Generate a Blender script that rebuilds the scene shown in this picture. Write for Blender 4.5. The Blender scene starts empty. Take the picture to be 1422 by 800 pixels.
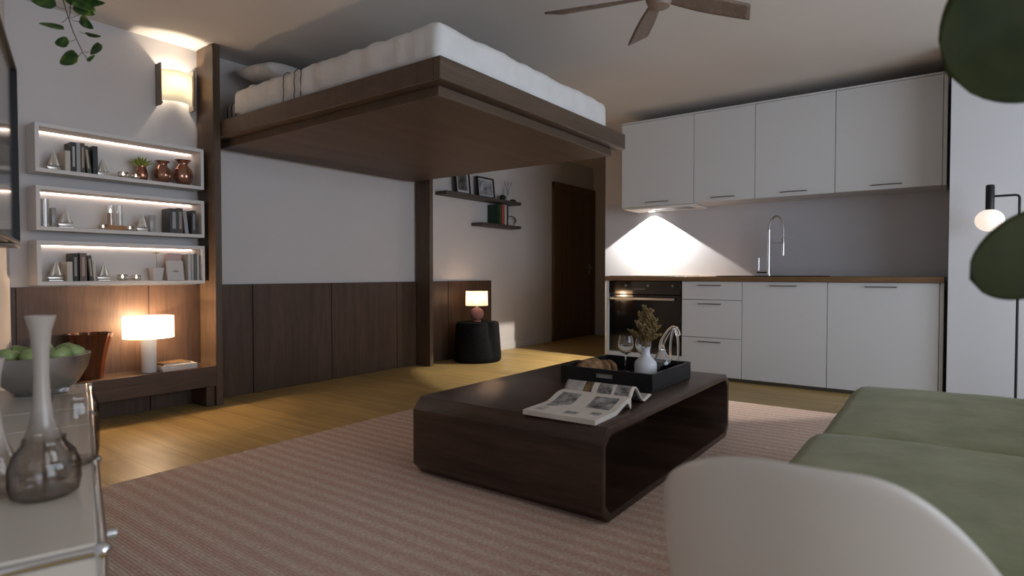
import bpy, bmesh, math, random
from mathutils import Vector, Matrix, noise
R = math.radians
PI = math.pi
sc = bpy.context.scene
col = sc.collection

# ------------------------------------------------------------------ camera, world, big lights, exposure
cd = bpy.data.cameras.new('camera')
cd.sensor_width = 36.0
cd.lens = 821.7 / 1422 * 36
cd.clip_start = 0.02
cd.dof.use_dof = True
cd.dof.focus_distance = 4.2
cd.dof.aperture_fstop = 3.4
cam = bpy.data.objects.new('camera', cd)
col.objects.link(cam)
cam.location = (0, 0, 0.95)
cam.rotation_euler = (R(90 - 1.386), 0, R(-53.61))
sc.camera = cam

w = bpy.data.worlds.new('sky')
sc.world = w
w.use_nodes = True
w.node_tree.nodes['Background'].inputs[0].default_value = (0.62, 0.76, 1.0, 1)
w.node_tree.nodes['Background'].inputs[1].default_value = 0.6


def light(name, kind, energy, color, loc, rot=(0, 0, 0), **kw):
    d = bpy.data.lights.new(name, kind)
    d.energy = energy
    d.color = color
    for k, v in kw.items():
        setattr(d, k, v)
    o = bpy.data.objects.new(name, d)
    o.location = loc
    o.rotation_euler = rot
    col.objects.link(o)
    return o


# daylight of the window behind the sofa
light('window_daylight', 'AREA', 138, (0.77, 0.87, 1.0), (2.2, -2.98, 1.25), (R(90), 0, 0), shape='RECTANGLE', size=4.6, size_y=2.1)

vs = sc.view_settings
sc.display_settings.display_device = 'sRGB'
vs.view_transform = 'Standard'
vs.look = 'None'
vs.exposure = 0.22
vs.gamma = 1.0
vs.use_curve_mapping = False
sc.cycles.use_denoising = True
sc.cycles.max_bounces = 10
sc.cycles.transparent_max_bounces = 16
sc.cycles.sample_clamp_indirect = 6.0
sc.cycles.caustics_reflective = False
sc.cycles.caustics_refractive = False


# ------------------------------------------------------------------ materials
def setin(b, **kw):
    for k, v in kw.items():
        b.inputs[k.replace('_', ' ')].default_value = v


def mat(name, color, rough=0.5, metal=0.0, spec=0.5, emit=None, estr=0.0, trans=0.0, ior=1.45, coat=0.0, alpha=1.0, sheen=0.0):
    m = bpy.data.materials.new(name)
    m.use_nodes = True
    b = m.node_tree.nodes['Principled BSDF']
    b.inputs['Base Color'].default_value = (*color, 1)
    b.inputs['Roughness'].default_value = rough
    b.inputs['Metallic'].default_value = metal
    b.inputs['Specular IOR Level'].default_value = spec
    b.inputs['Transmission Weight'].default_value = trans
    b.inputs['IOR'].default_value = ior
    b.inputs['Coat Weight'].default_value = coat
    b.inputs['Alpha'].default_value = alpha
    b.inputs['Sheen Weight'].default_value = sheen
    if emit:
        b.inputs['Emission Color'].default_value = (*emit, 1)
        b.inputs['Emission Strength'].default_value = estr
    return m


def N(m, t, **kw):
    n = m.node_tree.nodes.new(t)
    for k, v in kw.items():
        setattr(n, k, v)
    return n


def L(m, a, ao, b, bi):
    m.node_tree.links.new(a.outputs[ao], b.inputs[bi])


def bsdf(m):
    return m.node_tree.nodes['Principled BSDF']


def ramp(m, stops):
    r = N(m, 'ShaderNodeValToRGB')
    e = r.color_ramp.elements
    e[0].position, e[0].color = stops[0][0], (*stops[0][1], 1)
    e[1].position, e[1].color = stops[-1][0], (*stops[-1][1], 1)
    for p, c in stops[1:-1]:
        q = e.new(p)
        q.color = (*c, 1)
    return r


def wood(name, c1, c2, axis=0, scale=6.0, rough=0.45, spec=0.4, bump=0.06, coat=0.0):
    """streaky timber, grain along the given axis"""
    m = mat(name, c1, rough, spec=spec, coat=coat)
    tc = N(m, 'ShaderNodeTexCoord')
    mp = N(m, 'ShaderNodeMapping')
    s = [scale, scale, scale]
    s[axis] = scale * 0.07
    mp.inputs['Scale'].default_value = s
    L(m, tc, 'Object', mp, 'Vector')
    n1 = N(m, 'ShaderNodeTexNoise')
    setin(n1, Scale=2.2, Detail=8.0, Roughness=0.62, Distortion=0.35)
    L(m, mp, 'Vector', n1, 'Vector')
    n2 = N(m, 'ShaderNodeTexNoise')
    setin(n2, Scale=14.0, Detail=4.0, Roughness=0.6)
    L(m, mp, 'Vector', n2, 'Vector')
    mx = N(m, 'ShaderNodeMix', data_type='FLOAT')
    mx.inputs[0].default_value = 0.4
    L(m, n1, 'Fac', mx, 2)
    L(m, n2, 'Fac', mx, 3)
    r = ramp(m, [(0.36, c1), (0.64, c2)])
    L(m, mx, 0, r, 'Fac')
    L(m, r, 'Color', bsdf(m), 'Base Color')
    bp = N(m, 'ShaderNodeBump')
    setin(bp, Strength=bump, Distance=0.01)
    L(m, mx, 0, bp, 'Height')
    L(m, bp, 'Normal', bsdf(m), 'Normal')
    return m


def noisy(name, c1, c2, scale=8.0, rough=0.7, bump=0.1, bscale=120.0, sheen=0.0, spec=0.3, metal=0.0):
    m = mat(name, c1, rough, spec=spec, sheen=sheen, metal=metal)
    tc = N(m, 'ShaderNodeTexCoord')
    n1 = N(m, 'ShaderNodeTexNoise')
    setin(n1, Scale=scale, Detail=6.0, Roughness=0.6)
    L(m, tc, 'Object', n1, 'Vector')
    r = ramp(m, [(0.35, c1), (0.65, c2)])
    L(m, n1, 'Fac', r, 'Fac')
    L(m, r, 'Color', bsdf(m), 'Base Color')
    if bump:
        n2 = N(m, 'ShaderNodeTexNoise')
        setin(n2, Scale=bscale, Detail=4.0)
        L(m, tc, 'Object', n2, 'Vector')
        bp = N(m, 'ShaderNodeBump')
        setin(bp, Strength=bump, Distance=0.004)
        L(m, n2, 'Fac', bp, 'Height')
        L(m, bp, 'Normal', bsdf(m), 'Normal')
    return m


def thin_glass(name, tint=(0.95, 0.95, 0.95), gloss=0.12, rough=0.02, edge=0.55, rim=None):
    """thin-walled glass: clear straight through, brighter at grazing angles"""
    m = bpy.data.materials.new(name)
    m.use_nodes = True
    nt = m.node_tree
    nt.nodes.clear()
    o = N(m, 'ShaderNodeOutputMaterial')
    t = N(m, 'ShaderNodeBsdfTransparent')
    t.inputs[0].default_value = (*tint, 1)
    g = N(m, 'ShaderNodeBsdfGlossy')
    g.inputs['Roughness'].default_value = rough
    f = N(m, 'ShaderNodeLayerWeight')
    f.inputs['Blend'].default_value = 0.35
    mm = N(m, 'ShaderNodeMath', operation='MULTIPLY_ADD')
    mm.inputs[1].default_value = edge
    mm.inputs[2].default_value = gloss * 0.4
    L(m, f, 'Facing', mm, 0)
    if rim is not None:
        cr_ = ramp(m, [(0.25, tint), (0.95, rim)])
        L(m, f, 'Facing', cr_, 'Fac')
        L(m, cr_, 'Color', t, 0)
    x = N(m, 'ShaderNodeMixShader')
    L(m, mm, 0, x, 0)
    L(m, t, 0, x, 1)
    L(m, g, 0, x, 2)
    L(m, x, 0, o, 0)
    return m


def lampshade(name, color, estr, through=0.35):
    """fabric or opal shade that glows and lets part of the bulb's light through"""
    m = bpy.data.materials.new(name)
    m.use_nodes = True
    nt = m.node_tree
    nt.nodes.clear()
    o = N(m, 'ShaderNodeOutputMaterial')
    t = N(m, 'ShaderNodeBsdfTransparent')
    tr = N(m, 'ShaderNodeBsdfTranslucent')
    tr.inputs[0].default_value = (*color, 1)
    x = N(m, 'ShaderNodeMixShader')
    x.inputs[0].default_value = through
    L(m, tr, 0, x, 1)
    L(m, t, 0, x, 2)
    e = N(m, 'ShaderNodeEmission')
    e.inputs[0].default_value = (*color, 1)
    e.inputs[1].default_value = estr
    a = N(m, 'ShaderNodeAddShader')
    L(m, x, 0, a, 0)
    L(m, e, 0, a, 1)
    L(m, a, 0, o, 0)
    return m


BOWLM = mat('bowl_steel', (0.55, 0.55, 0.54), 0.33, 1.0)
WALL = noisy('wall_paint', (0.60, 0.565, 0.55), (0.62, 0.585, 0.57), 2.0, 0.85, 0.03, 200)
CEIL = noisy('ceiling_paint', (0.70, 0.66, 0.62), (0.72, 0.68, 0.64), 2.0, 0.9, 0.02, 200)
WHITE = mat('white_lacquer', (0.645, 0.655, 0.66), 0.38, spec=0.4)
WHITE_MATT = mat('white_matt', (0.66, 0.64, 0.62), 0.6)
PANEL = wood('dark_oak_panel', (0.046, 0.027, 0.017), (0.098, 0.057, 0.036), 2, 7.0, 0.45)
BENCHW = wood('dark_oak_bench', (0.050, 0.031, 0.021), (0.105, 0.064, 0.042), 0, 7.0, 0.42)
POSTW = wood('brown_oak_post', (0.062, 0.040, 0.026), (0.120, 0.078, 0.050), 2, 7.0, 0.45)
BEDW = wood('brown_oak_bed', (0.075, 0.049, 0.033), (0.125, 0.083, 0.057), 0, 6.0, 0.5)
BEDU = wood('brown_oak_underside', (0.070, 0.045, 0.029), (0.110, 0.072, 0.047), 0, 4.0, 0.55)
TABLEW = wood('espresso_walnut', (0.018, 0.010, 0.0065), (0.068, 0.036, 0.023), 1, 6.0, 0.30, 0.5, 0.03)
DOORW = wood('door_walnut', (0.095, 0.054, 0.022), (0.155, 0.092, 0.042), 2, 5.0, 0.5)
WORKW = wood('worktop_oak', (0.13, 0.072, 0.033), (0.24, 0.14, 0.066), 1, 8.0, 0.4)
FANW = wood('fan_timber', (0.12, 0.080, 0.058), (0.20, 0.140, 0.105), 0, 10.0, 0.5)
SHELFW = wood('grey_brown_shelf', (0.05, 0.042, 0.037), (0.09, 0.075, 0.066), 0, 8.0, 0.55)
LEGW = wood('chair_leg_beech', (0.35, 0.22, 0.12), (0.48, 0.32, 0.18), 2, 9.0, 0.5)
BLACK = mat('black_metal', (0.008, 0.008, 0.009), 0.38, 0.0)
BLACKM = noisy('black_matt', (0.007, 0.007, 0.007), (0.011, 0.011, 0.011), 30, 0.8, 0.2, 200, spec=0.12)
CHROME = mat('chrome', (0.75, 0.75, 0.76), 0.12, 1.0)
STEEL = mat('brushed_steel', (0.40, 0.40, 0.40), 0.30, 1.0)
DARKSTEEL = mat('dark_steel_handle', (0.16, 0.16, 0.165), 0.35, 0.9)
BLACKGLASS = mat('black_glass', (0.006, 0.006, 0.006), 0.05, 0.0, 0.6)


# ------------------------------------------------------------------ geometry helpers
class MB:
    """collects shapes and links them as ONE mesh object"""

    def __init__(self):
        self.bm = bmesh.new()
        self.mi = 0

    def _take(self, t, mi=None):
        me = bpy.data.meshes.new('tmp')
        if mi is None:
            mi = self.mi
        for f in t.faces:
            f.material_index = mi
        t.to_mesh(me)
        t.free()
        self.bm.from_mesh(me)
        bpy.data.meshes.remove(me)

    def box(self, x0, x1, y0, y1, z0, z1, bev=0.0, seg=2, M=None):
        t = bmesh.new()
        bmesh.ops.create_cube(t, size=1.0)
        for v in t.verts:
            v.co = Vector((x0 + (v.co.x + .5) * (x1 - x0), y0 + (v.co.y + .5) * (y1 - y0), z0 + (v.co.z + .5) * (z1 - z0)))
        if bev > 0:
            bmesh.ops.bevel(t, geom=list(t.edges), offset=bev, segments=seg, profile=0.5, affect='EDGES')
        if M is not None:
            bmesh.ops.transform(t, matrix=M, verts=t.verts)
        self._take(t)
        return self

    def lathe(self, prof, c=(0, 0, 0), seg=32, M=None, fn=None):
        """prof: (radius, z) pairs; fn(angle, r, z) may change the radius"""
        t = bmesh.new()
        rings = []
        for r, z in prof:
            if r < 1e-6:
                rings.append([t.verts.new((c[0], c[1], c[2] + z))])
            else:
                ring = []
                for i in range(seg):
                    a = 2 * PI * i / seg
                    rr = fn(a, r, z) if fn else r
                    ring.append(t.verts.new((c[0] + rr * math.cos(a), c[1] + rr * math.sin(a), c[2] + z)))
                rings.append(ring)
        for A, B in zip(rings, rings[1:]):
            for i in range(seg):
                j = (i + 1) % seg
                if len(A) == 1 and len(B) == 1:
                    continue
                if len(A) == 1:
                    t.faces.new((A[0], B[j], B[i]))
                elif len(B) == 1:
                    t.faces.new((A[i], A[j], B[0]))
                else:
                    t.faces.new((A[i], A[j], B[j], B[i]))
        bmesh.ops.recalc_face_normals(t, faces=t.faces)
        if M is not None:
            bmesh.ops.transform(t, matrix=M, verts=t.verts)
        self._take(t)
        return self

    def cyl(self, p0, p1, r0, r1=None, seg=20):
        p0, p1 = Vector(p0), Vector(p1)
        r1 = r0 if r1 is None else r1
        d = p1 - p0
        q = d.to_track_quat('Z', 'Y').to_matrix().to_4x4()
        return self.lathe([(0, 0), (r0, 0), (r1, d.length), (0, d.length)], seg=seg, M=Matrix.Translation(p0) @ q)

    def ball(self, c, r, sz=1.0, seg=20, rings=12):
        prof = [(r * math.sin(PI * i / rings), -r * sz * math.cos(PI * i / rings)) for i in range(rings + 1)]
        prof[0] = (0, prof[0][1])
        prof[-1] = (0, prof[-1][1])
        return self.lathe(prof, c, seg)

    def tube(self, pts, r, seg=10):
        pts = [Vector(p) for p in pts]
        rs = r if isinstance(r, (list, tuple)) else [r] * len(pts)
        t = bmesh.new()
        rings = []
        up = None
        for i, p in enumerate(pts):
            a = pts[max(i - 1, 0)]
            b = pts[min(i + 1, len(pts) - 1)]
            d = (b - a).normalized()
            if up is None:
                up = Vector((0, 0, 1)) if abs(d.z) < 0.9 else Vector((1, 0, 0))
            s = d.cross(up).normalized()
            up = s.cross(d).normalized()
            rings.append([t.verts.new(p + (s * math.cos(2 * PI * k / seg) + up * math.sin(2 * PI * k / seg)) * rs[i]) for k in range(seg)])
        for A, B in zip(rings, rings[1:]):
            for k in range(seg):
                t.faces.new((A[k], A[(k + 1) % seg], B[(k + 1) % seg], B[k]))
        t.faces.new(rings[0][::-1])
        t.faces.new(rings[-1])
        bmesh.ops.recalc_face_normals(t, faces=t.faces)
        self._take(t)
        return self

    def prism(self, poly, axis, a, b, bev=0.0):
        """2-D outline extruded along an axis (0: outline in y,z; 1: in x,z; 2: in x,y)"""
        t = bmesh.new()

        def P(u, v, h):
            return ((h, u, v), (u, h, v), (u, v, h))[axis]
        A = [t.verts.new(P(u, v, a)) for u, v in poly]
        B = [t.verts.new(P(u, v, b)) for u, v in poly]
        n = len(poly)
        t.faces.new(A)
        t.faces.new(B[::-1])
        for i in range(n):
            t.faces.new((A[i], B[i], B[(i + 1) % n], A[(i + 1) % n]))
        bmesh.ops.recalc_face_normals(t, faces=t.faces)
        if bev > 0:
            bmesh.ops.bevel(t, geom=list(t.edges), offset=bev, segments=2, profile=0.5, affect='EDGES')
        self._take(t)
        return self

    def grid(self, nu, nv, fn, mfn=None, closed=False):
        t = bmesh.new()
        V = [[t.verts.new(fn(i / nu, j / nv)) for j in range(nv + 1)] for i in range(nu + 1)]
        fs = []
        for i in range(nu):
            for j in range(nv):
                f = t.faces.new((V[i][j], V[i + 1][j], V[i + 1][j + 1], V[i][j + 1]))
                if mfn:
                    f.material_index = mfn((i + .5) / nu, (j + .5) / nv)
        me = bpy.data.meshes.new('tmp')
        t.to_mesh(me)
        t.free()
        self.bm.from_mesh(me)
        bpy.data.meshes.remove(me)
        return self

    def build(self, name, m, parent=None, smooth=True, angle=38, solid=0.0, subsurf=0, loc=None):
        me = bpy.data.meshes.new(name)
        self.bm.to_mesh(me)
        self.bm.free()
        for x in (m if isinstance(m, (list, tuple)) else [m]):
            me.materials.append(x)
        if smooth:
            me.polygons.foreach_set('use_smooth', [True] * len(me.polygons))
            me.set_sharp_from_angle(angle=R(angle))
        me.update()
        o = bpy.data.objects.new(name, me)
        col.objects.link(o)
        if parent is not None:
            o.parent = parent
        if loc:
            o.location = loc
        if solid:
            s = o.modifiers.new('thickness', 'SOLIDIFY')
            s.thickness = solid
            s.offset = 0
        if subsurf:
            s = o.modifiers.new('smooth', 'SUBSURF')
            s.levels = s.render_levels = subsurf
        return o


def thing(name, label, cat, loc=(0, 0, 0), rotz=0.0, group=None):
    o = bpy.data.objects.new(name, None)
    o.empty_display_size = 0.05
    col.objects.link(o)
    o.location = loc
    o.rotation_euler = (0, 0, rotz)
    o['label'] = label
    o['category'] = cat
    if group:
        o['group'] = group
    return o


def tag(o, label, cat, group=None):
    o['label'] = label
    o['category'] = cat
    if group:
        o['group'] = group
    return o


def struct(o):
    o['kind'] = 'structure'
    return o


def dup(root, loc, rot=None, label=None, group=None):
    r = root.copy()
    col.objects.link(r)
    r.location = loc
    if rot is not None:
        r.rotation_euler = rot if isinstance(rot, (tuple, list)) else (0, 0, rot)
    if label:
        r['label'] = label
    if group:
        r['group'] = group
    for ch in list(root.children):
        c = ch.copy()
        col.objects.link(c)
        c.parent = r
        for g in ch.children:
            d = g.copy()
            col.objects.link(d)
            d.parent = c
    return r


# ------------------------------------------------------------------ the room
Yw = 4.47          # bed wall
CH = 2.585         # ceiling
UA = R(-17.46)     # the left wall is slanted
W0 = Vector((1.05, 4.45, 0))
U = Vector((0.3, 0.954, 0)).normalized()
Nn = Vector((0.954, -0.3, 0)).normalized()


def slant(s, d, z=0.0):
    """a place along (s) and in front of (d) the slanted left wall"""
    p = W0 + U * s + Nn * d
    return Vector((p.x, p.y, z))


# floor: planks running away from the bed wall
FL = mat('oak_planks', (0.4, 0.27, 0.12), 0.42, spec=0.45)
tc = N(FL, 'ShaderNodeTexCoord')
mp = N(FL, 'ShaderNodeMapping')
mp.inputs['Rotation'].default_value = (0, 0, R(90))
L(FL, tc, 'Object', mp, 'Vector')
br = N(FL, 'ShaderNodeTexBrick')
br.offset = 0.37
br.inputs['Color1'].default_value = (0.86, 0.86, 0.86, 1)
br.inputs['Color2'].default_value = (1.08, 1.05, 1.02, 1)
br.inputs['Mortar'].default_value = (0.45, 0.42, 0.40, 1)
setin(br, Scale=1.0)
br.inputs['Mortar Size'].default_value = 0.0022
br.inputs['Brick Width'].default_value = 1.7
br.inputs['Row Height'].default_value = 0.21
L(FL, mp, 'Vector', br, 'Vector')
mp2 = N(FL, 'ShaderNodeMapping')
mp2.inputs['Scale'].default_value = (7, 0.55, 7)
L(FL, tc, 'Object', mp2, 'Vector')
n1 = N(FL, 'ShaderNodeTexNoise')
setin(n1, Scale=2.0, Detail=8.0, Roughness=0.62, Distortion=0.5)
L(FL, mp2, 'Vector', n1, 'Vector')
rr = ramp(FL, [(0.33, (0.37, 0.240, 0.082)), (0.67, (0.56, 0.395, 0.155))])
L(FL, n1, 'Fac', rr, 'Fac')
mx = N(FL, 'ShaderNodeMix', data_type='RGBA', blend_type='MULTIPLY')
mx.inputs[0].default_value = 1.0
L(FL, rr, 'Color', mx, 6)
L(FL, br, 'Color', mx, 7)
L(FL, mx, 2, bsdf(FL), 'Base Color')
bp = N(FL, 'ShaderNodeBump')
setin(bp, Strength=0.12, Distance=0.004)
L(FL, br, 'Fac', bp, 'Height')
bp.invert = True
L(FL, bp, 'Normal', bsdf(FL), 'Normal')

struct(MB().box(-1.6, 8.4, -3.2, 4.7, -0.08, 0.0).build('floor', FL))
struct(MB().box(-1.6, 8.4, -3.2, 4.7, CH, CH + 0.1).build('ceiling', CEIL))
struct(MB().box(0.9, 8.4, Yw, Yw + 0.12, 0, CH).build('wall_back', WALL))
struct(MB().box(-0.12, 0, -8.0, 0.12, 0, CH).build('wall_left', WALL))
bpy.data.objects['wall_left'].location = W0
bpy.data.objects['wall_left'].rotation_euler = (0, 0, UA)
struct(MB().box(5.95, 6.02, -0.02, 3.09, 0, CH).build('wall_kitchen', WALL))
struct(MB().box(5.942, 5.9495, 0.001, 3.085, 0.926, 1.70).build('trim_2', noisy('splashback_daylight_tint', (0.55, 0.56, 0.60), (0.57, 0.58, 0.62), 3.0, 0.45, 0)))  # added panel, its bluish grey stands in for cool daylight on the wall
struct(MB().box(5.25, 5.95, -3.05, 0.0, 0, CH).build('wall_right', noisy('right_wall_daylight_tint', (0.68, 0.69, 0.715), (0.70, 0.71, 0.735), 2.0, 0.6, 0.02, 200)))  # paler and bluer than the other walls: daylight is put into its colour
struct(MB().box(8.2, 8.32, 3.0, Yw, 0, CH).build('wall_corridor', WALL))
struct(MB().box(6.02, 8.2, 2.97, 3.09, 0, CH).build('wall_hallway', WALL))
# rear wall with the wide window behind the sofa
rw = MB()
rw.box(-1.6, -0.15, -3.05, -2.9, 0, CH).box(4.55, 5.25, -3.05, -2.9, 0, CH)
rw.box(-0.15, 4.55, -3.05, -2.9, 0, 0.15).box(-0.15, 4.55, -3.05, -2.9, 2.35, CH)
struct(rw.build('wall_rear', WALL))
wf = MB()
wf.box(-0.15, 4.55, -2.97, -2.92, 0.15, 0.20).box(-0.15, 4.55, -2.97, -2.92, 2.30, 2.35)
for x in (-0.15, 1.40, 2.95, 4.50):
    wf.box(x, x + 0.05, -2.97, -2.92, 0.20, 2.30)
wfo = struct(wf.build('window_1', WHITE_MATT))
MB().box(-0.10, 4.50, -2.948, -2.942, 0.20, 2.30).build('pane', thin_glass('window_glass', (0.98, 0.98, 0.98), 0.05), wfo)
# baseboards
BB = mat('baseboard_white', (0.62, 0.60, 0.58), 0.5)
struct(MB().box(5.63, 6.98, Yw - 0.014, Yw, 0, 0.085).build('baseboard_back', BB))
struct(MB().box(8.186, 8.2, 3.09, Yw - 0.001, 0, 0.085).build('baseboard_corridor', BB))
# timber wainscot behind bench and bed
tr = MB()
tr.box(1.06, 5.615, Yw - 0.012, Yw - 0.0005, 0, 0.868)
xs = [1.075, 1.80, 2.56, 3.307, 4.087, 4.844, 5.615]
for a, b in zip(xs, xs[1:]):
    tr.box(a + 0.003, b - 0.003, Yw - 0.024, Yw - 0.012, 0.001, 0.868, 0.0015, 1)
struct(tr.build('trim_1', PANEL))

# corridor door
dr = MB()
dr.box(7.07, 8.12, Yw - 0.030, Yw - 0.006, 0.01, 2.16, 0.003, 1)
dro = struct(dr.build('door_1', DOORW))
fr = MB()
fr.box(7.0, 7.075, Yw - 0.045, Yw - 0.002, 0, 2.235, 0.004, 1).box(8.115, 8.19, Yw - 0.045, Yw - 0.002, 0, 2.235, 0.004, 1)
fr.box(7.0, 8.19, Yw - 0.046, Yw - 0.002, 2.155, 2.236, 0.004, 1)
fr.build('door_frame', DOORW, dro)
hd = MB()
hd.cyl((8.02, Yw - 0.03, 1.04), (8.02, Yw - 0.085, 1.04), 0.012).tube([(8.02, Yw - 0.08, 1.04), (7.90, Yw - 0.08, 1.04)], 0.009)
hd.box(8.0, 8.04, Yw - 0.036, Yw - 0.03, 0.94, 1.10, 0.002, 1)
hd.build('door_handle', STEEL, dro)

# ------------------------------------------------------------------ rug
RUG = mat('pink_taupe_weave', (0.33, 0.24, 0.2), 0.95, spec=0.1)
tc = N(RUG, 'ShaderNodeTexCoord')
nz = N(RUG, 'ShaderNodeTexNoise')
setin(nz, Scale=5.0, Detail=3.0)
mpd = N(RUG, 'ShaderNodeMapping')
mpd.inputs['Scale'].default_value = (1, 0.25, 1)
L(RUG, tc, 'Object', mpd, 'Vector')
L(RUG, mpd, 'Vector', nz, 'Vector')
wv = N(RUG, 'ShaderNodeTexWave', wave_type='BANDS', bands_direction='X')
setin(wv, Scale=4.4, Distortion=1.6, Detail=3.0)
wv.inputs['Detail Scale'].default_value = 1.2
L(RUG, mpd, 'Vector', wv, 'Vector')
rr = ramp(RUG, [(0.15, (0.40, 0.275, 0.232)), (0.55, (0.425, 0.315, 0.265)), (0.9, (0.445, 0.352, 0.30))])
L(RUG, wv, 'Color', rr, 'Fac')
wv2 = N(RUG, 'ShaderNodeTexWave', wave_type='BANDS', bands_direction='X')
setin(wv2, Scale=26.0, Distortion=1.2, Detail=2.0)
L(RUG, tc, 'Object', wv2, 'Vector')
nk = N(RUG, 'ShaderNodeTexVoronoi')
setin(nk, Scale=85.0)
L(RUG, tc, 'Object', nk, 'Vector')
m1 = N(RUG, 'ShaderNodeMix', data_type='RGBA', blend_type='MULTIPLY')
m1.inputs[0].default_value = 0.14
L(RUG, rr, 'Color', m1, 6)
L(RUG, wv2, 'Color', m1, 7)
m2 = N(RUG, 'ShaderNodeMix', data_type='RGBA', blend_type='MULTIPLY')
m2.inputs[0].default_value = 0.35
L(RUG, m1, 2, m2, 6)
L(RUG, nk, 'Distance', m2, 7)
sc_ = N(RUG, 'ShaderNodeMix', data_type='RGBA', blend_type='MULTIPLY')
sc_.inputs[0].default_value = 1.0
sc_.inputs[7].default_value = (1.95, 1.96, 1.93, 1)
L(RUG, m2, 2, sc_, 6)
L(RUG, sc_, 2, bsdf(RUG), 'Base Color')
bp = N(RUG, 'ShaderNodeBump')
setin(bp, Strength=0.5, Distance=0.004)
L(RUG, wv2, 'Color', bp, 'Height')
L(RUG, bp, 'Normal', bsdf(RUG), 'Normal')
RZ = 0.008
tag(MB().box(0.66, 4.48, -1.2, 3.0, 0.0005, RZ, 0.003, 1).build('area_rug', RUG), 'large pinkish taupe ribbed rug under the coffee table', 'rug')

# ------------------------------------------------------------------ lifted bed with its two posts
bed = thing('lift_bed', 'brown wooden platform bed raised near the ceiling between two posts', 'bed', (2.2, Yw, 0))


def bx(mb, x0, x1, y0, y1, z0, z1, bev=0.004):     # world numbers into the bed's own frame
    return mb.box(x0 - 2.2, x1 - 2.2, y0 - Yw, y1 - Yw, z0, z1, bev, 1)


PB = Yw - 0.026
bx(MB(), 2.145, 2.198, 4.215, PB, 0.001, CH - 0.003).build('post', POSTW, bed)
bx(MB(), 4.350, 4.403, 4.245, PB, 0.001, CH - 0.003).build('post', POSTW, bed)
rl = MB()
bx(rl, 2.2, 4.318, 2.07, 2.12, 1.932, 2.05)
bx(rl, 2.2, 2.25, 2.12, 4.42, 1.932, 2.05)
bx(rl, 4.268, 4.318, 2.12, 4.42, 1.932, 2.05)
bx(rl, 2.25, 4.268, 4.37, 4.42, 1.932, 2.05)
bx(rl, 2.25, 4.268, 2.12, 4.37, 1.932, 2.049, 0)
rl.build('side_rail', BEDW, bed)
bx(MB(), 2.268, 4.222, 2.145, 4.36, 1.874, 1.932).build('underside_panel', BEDU, bed)

LINEN = noisy('white_linen', (0.70, 0.68, 0.66), (0.76, 0.74, 0.72), 6.0, 0.85, 0.15, 60, sheen=0.2)
SHEET = noisy('grey_striped_sheet', (0.36, 0.36, 0.37), (0.62, 0.61, 0.60), 26.0, 0.9, 0.1, 60)
# stripes across the sheet that shows at the head end
tcs = N(SHEET, 'ShaderNodeTexCoord')
ws = N(SHEET, 'ShaderNodeTexWave', wave_type='BANDS', bands_direction='Y')
setin(ws, Scale=5.2, Distortion=0.8)
L(SHEET, tcs, 'Object', ws, 'Vector')
rs = ramp(SHEET, [(0.25, (0.10, 0.105, 0.12)), (0.45, (0.62, 0.60, 0.58))])
L(SHEET, ws, 'Color', rs, 'Fac')
L(SHEET, rs, 'Color', bsdf(SHEET), 'Base Color')


def soft_box(x0, x1, y0, y1, z0, z1, bev, amp, seed, cuts=26, freq=(3.5, 3.5, 2.0), crown=0.0, folds=0.0):
    t = bmesh.new()
    bmesh.ops.create_cube(t, size=1.0)
    for v in t.verts:
        v.co = Vector((x0 + (v.co.x + .5) * (x1 - x0), y0 + (v.co.y + .5) * (y1 - y0), z0 + (v.co.z + .5) * (z1 - z0)))
    bmesh.ops.bevel(t, geom=list(t.edges), offset=bev, segments=4, profile=0.5, affect='EDGES')
    bmesh.ops.subdivide_edges(t, edges=[e for e in t.edges if e.calc_length() > 0.14], cuts=cuts, use_grid_fill=True)
    bmesh.ops.recalc_face_normals(t, faces=t.faces)
    t.normal_update()
    for v in t.verts:
        p = v.co
        q = Vector((p.x * freq[0], p.y * freq[1], p.z * freq[2])) + Vector((seed, seed * 1.7, 0))
        d = noise.noise(q) * 0.65 + noise.noise(q * 2.6) * 0.35
        k = min(1.0, max(0.0, (p.z - z0) / max(1e-6, (z1 - z0)) * 3.0))
        if folds and abs(v.normal.z) < 0.7:
            tt = p.y if abs(v.normal.x) > abs(v.normal.y) else p.x * 0.6
            d += folds / amp * noise.noise(Vector((tt * 13 + p.z * 2.5, tt * 3, seed))) * (0.4 + 0.6 * abs(v.normal.x))
        v.co = p + v.normal * d * amp * k
        if crown:
            u = (p.x - x0) / (x1 - x0)
            vv = (p.y - y0) / (y1 - y0)
            v.co.z += crown * max(0.0, 4 * u * (1 - u)) ** 0.6 * max(0.0, 4 * vv * (1 - vv)) ** 0.6 * (1 if p.z > (z0 + z1) / 2 else 0)
    mb = MB()
    mb._take(t, 0)
    return mb


mt = soft_box(2.288, 4.065, 2.18, 4.36, 2.052, 2.205, 0.04, 0.004, 3, 12)
tag(mt.build('mattress', SHEET, None, True, 60), 'mattress in a grey striped sheet, showing beside the left bed post', 'mattress')
dv = soft_box(2.232, 4.112, 2.118, 4.11, 2.053, 2.252, 0.045, 0.022, 8, 54, (4.5, 11.0, 1.4), 0.0, 0.022)
bmesh.ops.delete(dv.bm, geom=[f for f in dv.bm.faces if f.calc_center_median().z < 2.060 or (f.calc_center_median().y > 4.04 and f.calc_center_median().z < 2.085) or (f.normal.y > 0.6 and f.calc_center_median().y > 4.06)], context='FACES')
duv = tag(dv.build('duvet', LINEN, None, True, 70, solid=0.005), 'white crumpled duvet wrapped over the raised bed', 'duvet')
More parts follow.
